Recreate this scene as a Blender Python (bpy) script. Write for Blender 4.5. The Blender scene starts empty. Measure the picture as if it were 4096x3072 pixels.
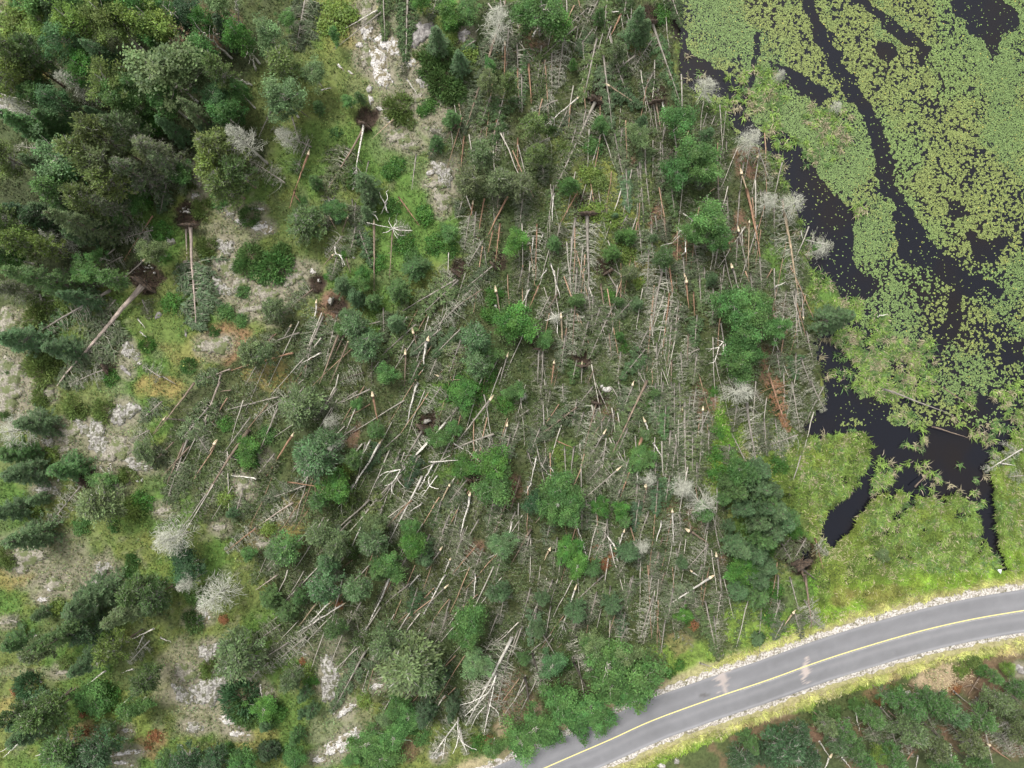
import bpy, math, random
import numpy as np
from mathutils import Vector, Matrix
R = math.radians
SC = bpy.context.scene
COL = SC.collection
# ------------------------------------------------------------------ camera, sky, sun, exposure
HC = 100.0                                   # drone height in metres
PXM = 28.0                                   # photo pixels (4096 wide) per metre on the ground
cam_d = bpy.data.cameras.new('camera')
cam = bpy.data.objects.new('camera', cam_d); COL.objects.link(cam)
cam.location = (0, 0, HC); cam.rotation_euler = (0, 0, 0)
cam_d.sensor_width = 36.0; cam_d.lens = 36.0 * HC / (4096 / PXM); cam_d.clip_end = 3000
SC.camera = cam
SUN_EL, SUN_AZ = R(58), R(-35)               # azimuth from +Y (photo top), clockwise
world = bpy.data.worlds.new('World'); SC.world = world; world.use_nodes = True
nt = world.node_tree; nt.nodes.clear()
o_ = nt.nodes.new('ShaderNodeOutputWorld'); bg = nt.nodes.new('ShaderNodeBackground')
sky = nt.nodes.new('ShaderNodeTexSky'); sky.sky_type = 'NISHITA'; sky.sun_disc = False
sky.sun_elevation = SUN_EL; sky.sun_rotation = SUN_AZ; sky.dust_density = 3.0; sky.air_density = 1.0
hs = nt.nodes.new('ShaderNodeHueSaturation'); hs.inputs['Saturation'].default_value = 0.12
nt.links.new(sky.outputs[0], hs.inputs['Color']); nt.links.new(hs.outputs[0], bg.inputs[0])
bg.inputs[1].default_value = 0.15
nt.links.new(bg.outputs[0], o_.inputs[0])
sl = bpy.data.lights.new('sun', 'SUN'); sl.energy = 1.5; sl.angle = R(18); sl.color = (1.0, 0.96, 0.90)
so = bpy.data.objects.new('sun', sl); COL.objects.link(so)
sd = Vector((math.sin(SUN_AZ) * math.cos(SUN_EL), math.cos(SUN_AZ) * math.cos(SUN_EL), math.sin(SUN_EL)))
so.rotation_euler = sd.to_track_quat('Z', 'Y').to_euler()
SC.view_settings.view_transform = 'Standard'; SC.view_settings.look = 'None'
SC.view_settings.exposure = 1.15; SC.view_settings.gamma = 1.0
SC.render.engine = 'CYCLES'; SC.cycles.max_bounces = 6; SC.cycles.transparent_max_bounces = 8
rng = np.random.default_rng(7)
random.seed(7)

# ------------------------------------------------------------------ noise and terrain
_tab = np.random.default_rng(3).random((8, 256, 256)).astype(np.float32)
def vnoise(x, y, s, k=0):
    x = np.asarray(x, float) / s + 100; y = np.asarray(y, float) / s + 100
    xi = np.floor(x).astype(int); yi = np.floor(y).astype(int)
    fx = x - xi; fy = y - yi; fx = fx * fx * (3 - 2 * fx); fy = fy * fy * (3 - 2 * fy)
    T = _tab[k % 8]; a = T[xi & 255, yi & 255]; b = T[(xi + 1) & 255, yi & 255]
    c = T[xi & 255, (yi + 1) & 255]; d = T[(xi + 1) & 255, (yi + 1) & 255]
    return (a * (1 - fx) + b * fx) * (1 - fy) + (c * (1 - fx) + d * fx) * fy
def fbm(x, y, s, k=0, n=4):
    v = 0; a = 1; t = 0
    for i in range(n):
        v = v + a * vnoise(x, y, s / 2 ** i, k + i); t += a; a *= .55
    return v / t
def W(u, v, z=0.0):                          # photo pixel (4096 x 3072) seen at height z -> world x, y
    k = (1 - z / HC) / PXM
    return (u - 2048) * k, (1536 - v) * k
def OV(p): return [W(a * 1.8517, b * 1.8517) for a, b in p]      # overview pixels (2212 wide)
def inpoly(x, y, P):
    x = np.asarray(x); y = np.asarray(y); r = np.zeros(x.shape, bool); n = len(P)
    for i in range(n):
        x1, y1 = P[i]; x2, y2 = P[(i + 1) % n]
        if y1 == y2: continue
        c = ((y1 > y) != (y2 > y)) & (x < (x2 - x1) * (y - y1) / (y2 - y1) + x1); r ^= c
    return r
def distline(x, y, P):
    d = np.full(np.asarray(x).shape, 1e9)
    for (x1, y1), (x2, y2) in zip(P[:-1], P[1:]):
        dx, dy = x2 - x1, y2 - y1 + 1e-9; t = np.clip(((x - x1) * dx + (y - y1) * dy) / (dx * dx + dy * dy), 0, 1)
        d = np.minimum(d, np.hypot(x - x1 - t * dx, y - y1 - t * dy))
    return d
WATER = OV([(1430, -300), (1437, -10), (1445, 40), (1462, 100), (1468, 175), (1500, 200), (1560, 240), (1600, 292), (1650, 330), (1690, 370),
            (1700, 420), (1732, 470), (1745, 520), (1742, 565), (1790, 610), (1835, 650), (1850, 685), (1790, 700), (1755, 740),
            (1785, 800), (1790, 860), (1745, 925), (1760, 950), (1800, 938), (1868, 930), (1882, 965), (1872, 1010), (1840, 1060),
            (1782, 1120), (1772, 1155), (1800, 1190), (1815, 1165), (1870, 1100), (1905, 1062), (1960, 1065), (2010, 1082), (2060, 1062),
            (2100, 1085), (2118, 1140), (2142, 1200), (2165, 1232), (2180, 1232), (2165, 1190), (2140, 1120), (2140, 1010), (2175, 960), (2230, 910),
            (2350, 860), (2900, 860), (2900, -300)])
BOG1 = OV([(1890, 960), (1890, 1080), (1840, 1160), (1900, 1130), (2000, 1125), (2130, 1120), (2140, 960), (2212, 880), (2212, 940), (2150, 1000)])
BOG2 = OV([(1735, 940), (1885, 925), (1885, 1010), (1845, 1065), (1780, 1130), (1730, 1080), (1850, 1250), (1830, 1190), (1900, 1120), (2140, 1110), (2160, 1240), (2000, 1190), (1860, 1240)])
ROADC = OV([(760, 1870), (900, 1784), (1000, 1735), (1113, 1687), (1225, 1638), (1320, 1597), (1411, 1556), (1540, 1509), (1659, 1469), (1770, 1429),
            (1877, 1395), (1990, 1363), (2100, 1338), (2212, 1319), (2320, 1304), (2500, 1290)])
RHW = 3.05
def catmull(P, n=12):
    P = np.array(P); Q = []
    for i in range(len(P) - 1):
        p0 = P[max(i - 1, 0)]; p1 = P[i]; p2 = P[i + 1]; p3 = P[min(i + 2, len(P) - 1)]
        for j in range(n):
            t = j / n
            Q.append(.5 * ((2 * p1) + (-p0 + p2) * t + (2 * p0 - 5 * p1 + 4 * p2 - p3) * t * t + (-p0 + 3 * p1 - 3 * p2 + p3) * t ** 3))
    Q.append(P[-1]); return np.array(Q)
RC = catmull(ROADC)
def road_d(x, y):
    return distline(x, y, [tuple(p) for p in RC[::4]] + [tuple(RC[-1])])
def wmask(x, y):
    wx = x + (fbm(x, y, 3, 1) - .5) * 2.2; wy = y + (fbm(x, y, 3, 4) - .5) * 2.2
    m = inpoly(wx, wy, WATER); g = fbm(x, y, 1.9, 0, 3)
    return m | (inpoly(wx, wy, BOG1) & (g < .40)) | (inpoly(wx, wy, BOG2) & (g < .36))
def smooth(a, lo, hi):
    t = np.clip((a - lo) / (hi - lo), 0, 1); return t * t * (3 - 2 * t)
PITS = []                                    # soil hollows left by root plates: x, y, r
def hbase(x, y):
    x = np.asarray(x, float); y = np.asarray(y, float)
    h = (fbm(x, y, 22, 2) - .5) * 1.6 + (fbm(x, y, 5, 5) - .5) * .5 + .25
    left = smooth(-x, -5, 60); h = h + left * .8
    east = smooth(x, 20, 45); h = h * (1 - east) + east * (.12 + (fbm(x, y, 3, 6) - .5) * .25)
    rd = road_d(x, y); k = smooth(rd, RHW + .6, RHW + 6); h = h * k + .02 * (1 - k)
    return h
def hgt(x, y): return float(hbase(np.array([x]), np.array([y]))[0])
def PX(u, v, dz=0.0):                        # point on the ground (+dz) seen at the photo pixel
    z = dz
    for _ in range(3):
        x, y = W(u, v, z); z = max(hgt(x, y), 0) + dz
    return x, y, z

# ------------------------------------------------------------------ materials
MATS = {}
def newmat(name):
    m = bpy.data.materials.new(name); m.use_nodes = True; n = m.node_tree
    n.nodes.clear(); out = n.nodes.new('ShaderNodeOutputMaterial'); return m, n, out
def N(n, t, **kw):
    a = n.nodes.new(t)
    for k, v in kw.items():
        if k in a.inputs: a.inputs[k].default_value = v
        else: setattr(a, k, v)
    return a
def L(n, a, b): n.links.new(a, b)
def mixc(n, f, a, b, mode='MIX'):
    m = n.nodes.new('ShaderNodeMix'); m.data_type = 'RGBA'; m.blend_type = mode
    for i, v in ((0, f), (6, a), (7, b)):
        if hasattr(v, 'is_linked') or hasattr(v, 'links'): n.links.new(v, m.inputs[i])
        else: m.inputs[i].default_value = v if i == 0 else (*v, 1)
    return m.outputs[2]
def foliage_mat(name, gain=1.0, trans=.3, rough=.6):
    m, n, out = newmat(name)
    oi = N(n, 'ShaderNodeObjectInfo'); at = N(n, 'ShaderNodeAttribute', attribute_name='tint')
    hsv = N(n, 'ShaderNodeHueSaturation'); L(n, oi.outputs['Color'], hsv.inputs['Color'])
    mr = N(n, 'ShaderNodeMapRange'); mr.inputs[3].default_value = .484; mr.inputs[4].default_value = .526
    sx = N(n, 'ShaderNodeSeparateXYZ'); L(n, at.outputs['Vector'], sx.inputs[0])
    L(n, sx.outputs[1], mr.inputs[0]); L(n, mr.outputs[0], hsv.inputs['Hue'])
    mu = N(n, 'ShaderNodeMath', operation='MULTIPLY'); mu.inputs[1].default_value = gain
    L(n, sx.outputs[0], mu.inputs[0]); L(n, mu.outputs[0], hsv.inputs['Value'])
    col = mixc(n, sx.outputs[2], hsv.outputs[0], (.16, .15, .125))
    b = N(n, 'ShaderNodeBsdfPrincipled', Roughness=rough); L(n, col, b.inputs['Base Color'])
    b.inputs['Specular IOR Level'].default_value = .25
    t = N(n, 'ShaderNodeBsdfTranslucent'); L(n, col, t.inputs[0])
    ms = N(n, 'ShaderNodeMixShader'); ms.inputs[0].default_value = trans
    L(n, b.outputs[0], ms.inputs[1]); L(n, t.outputs[0], ms.inputs[2]); L(n, ms.outputs[0], out.inputs[0])
    return m
def bark_mat(name, birch=False):
    m, n, out = newmat(name)
    oi = N(n, 'ShaderNodeObjectInfo'); tc = N(n, 'ShaderNodeTexCoord')
    mp = N(n, 'ShaderNodeMapping'); mp.inputs['Scale'].default_value = (9, 9, 1.6 if not birch else 5)
    L(n, tc.outputs['Object'], mp.inputs[0])
    no = N(n, 'ShaderNodeTexNoise', Scale=1.0, Detail=5.0); L(n, mp.outputs[0], no.inputs['Vector'])
    n2 = N(n, 'ShaderNodeTexNoise', Scale=.7, Detail=3.0); L(n, tc.outputs['Object'], n2.inputs['Vector'])
    cr = N(n, 'ShaderNodeValToRGB'); L(n, no.outputs['Fac'], cr.inputs[0])
    cr.color_ramp.elements[0].position = .40 if birch else .3; cr.color_ramp.elements[0].color = (.10, .09, .08, 1) if birch else (.42, .42, .42, 1)
    cr.color_ramp.elements[1].position = .47 if birch else .7; cr.color_ramp.elements[1].color = (1, 1, 1, 1)
    c = mixc(n, 1.0, oi.outputs['Color'], cr.outputs[0], 'MULTIPLY')
    cr2 = N(n, 'ShaderNodeValToRGB'); L(n, n2.outputs['Fac'], cr2.inputs[0])
    cr2.color_ramp.elements[0].position = .35; cr2.color_ramp.elements[0].color = (.62, .60, .56, 1); cr2.color_ramp.elements[1].position = .65; cr2.color_ramp.elements[1].color = (1.15, 1.12, 1.05, 1)
    c = mixc(n, 1.0, c, cr2.outputs[0], 'MULTIPLY')
    b = N(n, 'ShaderNodeBsdfPrincipled', Roughness=.85); L(n, c, b.inputs['Base Color'])
    bp = N(n, 'ShaderNodeBump', Strength=.5, Distance=.03); L(n, no.outputs['Fac'], bp.inputs['Height']); L(n, bp.outputs[0], b.inputs['Normal'])
    L(n, b.outputs[0], out.inputs[0]); return m
def noise_mat(name, c1, c2, sc=3.0, rough=.9, lo=.4, hi=.6, bump=.3, c3=None, sc3=12.0, f3=(.55, .62), objc=False):
    m, n, out = newmat(name); tc = N(n, 'ShaderNodeTexCoord')
    src = tc.outputs['Object']
    no = N(n, 'ShaderNodeTexNoise', Scale=sc, Detail=8.0, Roughness=.65); L(n, src, no.inputs['Vector'])
    cr = N(n, 'ShaderNodeValToRGB'); L(n, no.outputs['Fac'], cr.inputs[0])
    cr.color_ramp.elements[0].position = lo; cr.color_ramp.elements[0].color = (*c1, 1); cr.color_ramp.elements[1].position = hi; cr.color_ramp.elements[1].color = (*c2, 1)
    c = cr.outputs[0]
    if c3:
        n3 = N(n, 'ShaderNodeTexNoise', Scale=sc3, Detail=6.0, Roughness=.7); L(n, src, n3.inputs['Vector'])
        mr = N(n, 'ShaderNodeMapRange'); mr.inputs[1].default_value = f3[0]; mr.inputs[2].default_value = f3[1]; L(n, n3.outputs['Fac'], mr.inputs[0])
        c = mixc(n, mr.outputs[0], c, c3)
    b = N(n, 'ShaderNodeBsdfPrincipled', Roughness=rough); L(n, c, b.inputs['Base Color'])
    bp = N(n, 'ShaderNodeBump', Strength=bump, Distance=.1); L(n, no.outputs['Fac'], bp.inputs['Height']); L(n, bp.outputs[0], b.inputs['Normal'])
    L(n, b.outputs[0], out.inputs[0]); return m
def attr_mat(name, rough=.85, amp=.35, sc=2.5, trans=0.0):
    m, n, out = newmat(name); at = N(n, 'ShaderNodeAttribute', attribute_name='gcol'); tc = N(n, 'ShaderNodeTexCoord')
    no = N(n, 'ShaderNodeTexNoise', Scale=sc, Detail=8.0, Roughness=.7); L(n, tc.outputs['Object'], no.inputs['Vector'])
    mr = N(n, 'ShaderNodeMapRange'); mr.inputs[1].default_value = .3; mr.inputs[2].default_value = .7
    mr.inputs[3].default_value = 1 - amp; mr.inputs[4].default_value = 1 + amp; L(n, no.outputs['Fac'], mr.inputs[0])
    c = mixc(n, 1.0, at.outputs['Color'], mr.outputs[0], 'MULTIPLY')
    b = N(n, 'ShaderNodeBsdfPrincipled', Roughness=rough); L(n, c, b.inputs['Base Color']); b.inputs['Specular IOR Level'].default_value = .2
    bp = N(n, 'ShaderNodeBump', Strength=.6, Distance=.15); L(n, no.outputs['Fac'], bp.inputs['Height']); L(n, bp.outputs[0], b.inputs['Normal'])
    s = b.outputs[0]
    if trans:
        t = N(n, 'ShaderNodeBsdfTranslucent'); L(n, c, t.inputs[0]); ms = N(n, 'ShaderNodeMixShader'); ms.inputs[0].default_value = trans
        L(n, s, ms.inputs[1]); L(n, t.outputs[0], ms.inputs[2]); s = ms.outputs[0]
    L(n, s, out.inputs[0]); return m
M_leaf = foliage_mat('needles', 1.1, .38); M_broad = foliage_mat('broad_leaves', 1.08, .42, .5)
M_twig = foliage_mat('bare_twigs', 1.0, .0, .9)
M_bark = bark_mat('bark'); M_birch = bark_mat('birch_bark', True)
M_ground = attr_mat('forest_floor', amp=.45, sc=2.2); M_cover = attr_mat('ground_plants', trans=.3, amp=.3, sc=.6)
M_soil = noise_mat('root_soil', (.020, .014, .010), (.085, .058, .038), 4.0, c3=(.17, .14, .10), sc3=9, f3=(.6, .66), bump=.8)
M_wood = noise_mat('split_wood', (.40, .31, .19), (.62, .52, .36), 6.0, rough=.7)
M_rock = noise_mat('lichen_rock', (.10, .09, .08), (.36, .345, .31), 2.4, lo=.38, hi=.60, c3=(.085, .085, .05), sc3=1.7, f3=(.50, .56), bump=1.0)
M_rockw = noise_mat('white_rock', (.13, .115, .10), (.52, .50, .47), 2.6, lo=.38, hi=.56, c3=(.14, .12, .07), sc3=1.5, f3=(.50, .57), bump=1.0)
M_tan = noise_mat('lichen_mat', (.11, .098, .075), (.30, .275, .22), 3.6, lo=.38, hi=.62, c3=(.09, .105, .04), sc3=1.0, f3=(.48, .56), bump=.8)

# ------------------------------------------------------------------ mesh helpers
def build(name, V, F4=None, F3=None, attrs=None, mat=None, smooth_=False):
    me = bpy.data.meshes.new(name); V = np.asarray(V, np.float32)
    F4 = np.zeros((0, 4), int) if F4 is None else np.asarray(F4, int); F3 = np.zeros((0, 3), int) if F3 is None else np.asarray(F3, int)
    me.vertices.add(len(V)); me.vertices.foreach_set('co', V.ravel())
    nl = F4.size + F3.size; me.loops.add(nl); me.loops.foreach_set('vertex_index', np.concatenate([F4.ravel(), F3.ravel()]).astype(np.int32))
    npg = len(F4) + len(F3); me.polygons.add(npg)
    st = np.concatenate([np.arange(len(F4)) * 4, F4.size + np.arange(len(F3)) * 3]).astype(np.int32)
    me.polygons.foreach_set('loop_start', st)
    if smooth_: me.polygons.foreach_set('use_smooth', np.ones(npg, bool))
    for k, (ty, a) in (attrs or {}).items():
        at = me.attributes.new(k, ty, 'POINT')
        at.data.foreach_set('vector' if ty == 'FLOAT_VECTOR' else 'color', np.asarray(a, np.float32).ravel())
    me.update(calc_edges=True); me.validate()
    if mat: me.materials.append(mat)
    return me
class Bag:
    def __init__(s): s.V = []; s.F4 = []; s.F3 = []; s.T = []; s.n = 0
    def add(s, V, F4=None, F3=None, T=None):
        V = np.asarray(V, float).reshape(-1, 3)
        if F4 is not None and len(F4): s.F4.append(np.asarray(F4) + s.n)
        if F3 is not None and len(F3): s.F3.append(np.asarray(F3) + s.n)
        if T is None: T = np.tile([[1., .5, 0.]], (len(V), 1))
        s.T.append(np.asarray(T, float).reshape(-1, 3)); s.V.append(V); s.n += len(V)
    def mesh(s, name, mat, smooth_=False):
        if not s.V: return build(name, np.zeros((3, 3)), None, [[0, 1, 2]], {'tint': ('FLOAT_VECTOR', np.ones((3, 3)))}, mat)
        return build(name, np.concatenate(s.V), np.concatenate(s.F4) if s.F4 else None, np.concatenate(s.F3) if s.F3 else None,
                     {'tint': ('FLOAT_VECTOR', np.concatenate(s.T))}, mat, smooth_)
def unit(v): return v / np.maximum(np.linalg.norm(v, axis=-1, keepdims=True), 1e-9)
def tubes(P, Rr, sides=3):                   # P (N,m,3)  Rr (N,m)
    P = np.asarray(P, float); Nn, m, _ = P.shape
    D = np.gradient(P, axis=1); D = unit(D)
    ref = np.where(np.abs(D[..., 2:3]) > .9, np.array([1., 0, 0]), np.array([0, 0, 1.]))
    A = unit(np.cross(D, ref)); B = np.cross(D, A)
    a = np.arange(sides) * 2 * np.pi / sides
    V = P[:, :, None] + Rr[:, :, None, None] * (np.cos(a)[None, None, :, None] * A[:, :, None] + np.sin(a)[None, None, :, None] * B[:, :, None])
    i = np.arange(Nn)[:, None, None] * m * sides + np.arange(m - 1)[None, :, None] * sides
    j = np.arange(sides)[None, None, :]; k = (j + 1) % sides
    F = np.stack([i + j, i + k, i + k + sides, i + j + sides], -1).reshape(-1, 4)
    return V.reshape(-1, 3), F
def quads(C, D, S, ln, wd, base=0.0):        # diamond leaves
    ln = np.asarray(ln).reshape(-1, 1); wd = np.asarray(wd).reshape(-1, 1)
    V = np.stack([C, C + D * ln * .5 + S * wd * .5, C + D * ln, C + D * ln * .5 - S * wd * .5], 1)
    n = len(C); F = np.arange(n * 4).reshape(n, 4); return V.reshape(-1, 3), F
def tint(n, v, h, g, rep=4):
    return np.repeat(np.stack([np.broadcast_to(v, n), np.broadcast_to(h, n), np.broadcast_to(g, n)], -1), rep, 0)

# ------------------------------------------------------------------ tree prototypes (z along the trunk, y up when lying)
def trunk_mesh(h, r, seed, birch=False, bend=.02):
    g = np.random.default_rng(seed); m = 9; t = np.linspace(0, 1, m)
    P = np.zeros((1, m, 3)); P[0, :, 2] = t * h
    P[0, :, 0] = np.cumsum(g.normal(0, bend, m)) * h * .12; P[0, :, 1] = np.cumsum(g.normal(0, bend, m)) * h * .08
    P[0, :, :2] -= P[0, 0, :2]; P[0, -1, :2] *= .3
    rr = r * (1 - .82 * t ** 1.1); rr[0] *= 1.25
    V, F = tubes(P, rr[None], 7)
    cap = [[i, (i + 1) % 7, len(V)] for i in range(7)]; V = np.vstack([V, [[0, 0, -.02]]])
    b = Bag(); b.add(V, F, cap); return b.mesh('trunk', M_birch if birch else M_bark, True)
def conifer(h, rb, nb, ntw, seed, fallen=False, needles=1.0, t0=.12, needle=.34, curve=.3, up=0.0, lich=0.0, prof=.8):
    """returns branches mesh, needles mesh"""
    g = np.random.default_rng(seed)
    t = t0 + (.985 - t0) * np.sort(g.random(nb)); Ln = rb * (1 - (t - t0) / (1 - t0)) ** prof * g.uniform(.65, 1.12, nb) + .22
    az = g.random(nb) * 2 * np.pi
    if fallen: az = np.where(g.random(nb) < .55, np.where(g.random(nb) < .5, 0, np.pi) + g.normal(0, .35, nb), az)
    if fallen:
        ph = g.random(2) * 6; Ln *= np.where(g.random(nb) < .22, g.uniform(.3, .6, nb), 1) * (1 + .28 * np.sin(t * 17 + ph[0] + np.sign(np.cos(az)) * ph[1])) * g.uniform(.8, 1.1, nb)
    D = np.stack([np.cos(az), np.sin(az), np.zeros(nb)], -1); m = 5; s = np.linspace(0, 1, m)
    P = np.zeros((nb, m, 3)); P[:, :, :] = D[:, None] * (Ln[:, None] * s)[:, :, None]
    P[:, :, 2] += (t * h)[:, None]
    if fallen:
        P[:, :, 2] += curve * g.uniform(.1, 1.7, (nb, 1)) * Ln[:, None] * s ** 2 + g.normal(0, .16, (nb, 1)) * s * Ln[:, None] - .12 * Ln[:, None] * s
        P[:, :, 1] = np.where(P[:, :, 1] > 0, P[:, :, 1] * .30, P[:, :, 1] * .22) - .32 * Ln[:, None] * s ** 2
        P[:, 1:, :] += g.normal(0, .055, (nb, m - 1, 3))
    else:
        P[:, :, 2] += -(.42 - up) * Ln[:, None] * s + (.30) * Ln[:, None] * s ** 2 * (1 + up)
        P[:, 1:, :] += g.normal(0, .035, (nb, m - 1, 3))
    rr = (.013 + .0075 * Ln)[:, None] * (1.05 - .8 * s)[None]
    b = Bag(); V, F = tubes(P, rr, 3); b.add(V, F, None, np.repeat(np.stack([g.uniform(.7, 1.15, nb), np.full(nb, .5), np.full(nb, 0)], -1), m * 3, 0))
    # twigs on both sides of each branch
    ii = np.repeat(np.arange(nb), ntw); n = len(ii); ss = g.uniform(.18, 1, n) ** .8
    f = ss * (m - 1); k = np.minimum(f.astype(int), m - 2); fr = (f - k)[:, None]
    C = P[ii, k] * (1 - fr) + P[ii, k + 1] * fr; T = unit(P[ii, k + 1] - P[ii, k])
    upv = np.array([0, 1., 0]) if fallen else np.array([0, 0, 1.])
    S = unit(np.cross(T, np.tile(upv, (n, 1))) + 1e-6) * np.where(g.random(n) < .5, -1, 1)[:, None]
    hang = -upv * (.55 if fallen else .12)
    TD = unit(T * g.uniform(.3, .9, (n, 1)) + S * g.uniform(.4, .95, (n, 1)) + hang * g.uniform(.2, 1.1, (n, 1)) + g.normal(0, .12, (n, 3)))
    tl = g.uniform(.6, 1.2, n) * needle * (1.25 - .5 * ss) * (.6 + .35 * np.sqrt(Ln[ii]))
    live = g.random(n) < needles
    # bare twigs: narrow blades of wood
    q = ~live
    if q.any():
        V, F = quads(C[q], TD[q], unit(np.cross(TD[q], g.normal(0, 1, (q.sum(), 3)))), tl[q] * 1.25, .028 + lich * g.random(q.sum()) * .045)
        b.add(V, F, None, tint(q.sum(), g.uniform(.45, 1.15, q.sum()), .5, 0))
    c = Bag()
    if live.any():
        nn = live.sum(); cl = np.repeat(g.uniform(.72, 1.22, nb), ntw)[live]
        for r_ in range(2):
            w = g.uniform(.24, .40, nn) * tl[live]
            side = unit(np.cross(TD[live], upv + g.normal(0, .3 if r_ == 0 else .75, (nn, 3))))
            V, F = quads(C[live] - TD[live] * .02 + g.normal(0, .05, (nn, 3)), unit(TD[live] + g.normal(0, .2, (nn, 3))), side, tl[live] * g.uniform(.8, 1.2, nn), w)
            c.add(V, F, None, tint(nn, cl * g.uniform(.72, 1.3, nn), g.random(nn), g.random(nn) * .25))
    return b.mesh('branches', M_twig), c.mesh('needles', M_leaf)
def pine(h, rad, seed, ncl=95, per=38, low=.45):
    g = np.random.default_rng(seed); b = Bag(); c = Bag()
    t = low + (1 - low) * g.random(ncl); az = g.random(ncl) * 2 * np.pi
    u = (t - low) / (1 - low)
    rr = rad * np.sqrt(np.clip(1 - (u * 1.0 - .25) ** 2 / .75, .02, 1)) * g.uniform(.45, 1.05, ncl) * (1 - .35 * u)
    E = np.stack([np.cos(az) * rr, np.sin(az) * rr, t * h - .3 * rr * (1 - u) + .25], -1)
    s = np.linspace(0, 1, 5)
    B0 = np.stack([np.zeros(ncl), np.zeros(ncl), np.maximum(t * h - .35 * rr, .2 * h)], -1)
    P = B0[:, None] * (1 - s)[None, :, None] + E[:, None] * s[None, :, None]; P[:, :, 2] -= (np.sin(s * np.pi) * .22)[None] * rr[:, None]
    P[:, 1:] += g.normal(0, .05, (ncl, 4, 3)); V, F = tubes(P, (.03 + .012 * rr)[:, None] * (1.05 - .75 * s), 3)
    b.add(V, F, None, tint(ncl, g.uniform(.8, 1.25, ncl), .5, 0, 15))
    # dead inner twigs
    nt_ = ncl * 6; ii = g.integers(0, ncl, nt_); f = g.uniform(.25, .95, nt_)[:, None]; C = B0[ii] * (1 - f) + E[ii] * f
    C[:, 2] -= (np.sin(f[:, 0] * np.pi) * .22) * rr[ii]
    TD = unit(unit(E[ii] - B0[ii]) + g.normal(0, .6, (nt_, 3))); V, F = quads(C, TD, unit(np.cross(TD, g.normal(0, 1, (nt_, 3)))), g.uniform(.3, .7, nt_), .05)
    b.add(V, F, None, tint(nt_, g.uniform(.7, 1.3, nt_), .5, 0))
    n = ncl * per; ii = np.repeat(np.arange(ncl), per); od = unit(E - B0)
    C = E[ii] + g.normal(0, .19, (n, 3)) * np.array([1, 1, .6]) - od[ii] * (g.random((n, 1)) * .7)
    TD = unit(od[ii] * .8 + g.normal(0, .55, (n, 3)) + np.array([0, 0, .25])); S = unit(np.cross(TD, np.array([0, 0, 1.]) + g.normal(0, .5, (n, 3))))
    V, F = quads(C, TD, S, g.uniform(.22, .42, n), g.uniform(.09, .17, n))
    clv = g.uniform(.6, 1.35, ncl)[ii]; c.add(V, F, None, tint(n, clv * g.uniform(.6, 1.45, n), (g.random(ncl)[ii] + g.random(n)) / 2, g.random(n) * .2))
    return b.mesh('branches', M_twig), c.mesh('needles', M_leaf)
def broadleaf(h, rad, seed, ncl=52, per=95, low=.35, leaf=.215, lying=False):
    g = np.random.default_rng(seed); b = Bag(); c = Bag(); cz = h * (low + 1) / 2; hz = h * (1 - low) / 2
    d = unit(g.normal(0, 1, (ncl, 3)) + np.array([0, 0, .35])); q = g.uniform(.35, 1.0, (ncl, 1)) ** .6 * g.uniform(.65, 1.2, (ncl, 1)) * (1 + .22 * np.sin(np.arctan2(d[:, 1:2], d[:, 0:1]) * 3 + seed))
    E = d * q * np.array([rad, rad, hz]) + np.array([0, 0, cz])
    B0 = np.stack([g.normal(0, .03, ncl), g.normal(0, .03, ncl), np.clip(E[:, 2] - np.hypot(E[:, 0], E[:, 1]) * .9, h * .2, h * .9)], -1)
    s = np.linspace(0, 1, 5); P = B0[:, None] * (1 - s)[None, :, None] + E[:, None] * s[None, :, None]; P[:, 1:] += g.normal(0, .07, (ncl, 4, 3))
    V, F = tubes(P, (.045 * (1.05 - .8 * s))[None] * np.ones((ncl, 1)), 3); b.add(V, F, None, tint(ncl, g.uniform(.8, 1.4, ncl), .5, 0, 15))
    n = ncl * per; ii = np.repeat(np.arange(ncl), per); cr = g.uniform(.20, .46, ncl)[ii][:, None]
    C = E[ii] + g.normal(0, 1, (n, 3)) * cr * np.array([1, 1, .55])
    nrm = unit(g.normal(0, .55, (n, 3)) + np.array([0, 0, 1.])); TD = unit(np.cross(nrm, g.normal(0, 1, (n, 3)))); S = np.cross(nrm, TD)
    V, F = quads(C, TD, S, leaf * g.uniform(.7, 1.35, n), leaf * g.uniform(.5, .95, n))
    clv = g.uniform(.6, 1.35, ncl)[ii]; c.add(V, F, None, tint(n, clv * g.uniform(.6, 1.45, n), (g.random(ncl)[ii] * 1.2 + g.random(n) * .8) / 2, 0))
    return b.mesh('branches', M_twig), c.mesh('leaves', M_broad)
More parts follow.
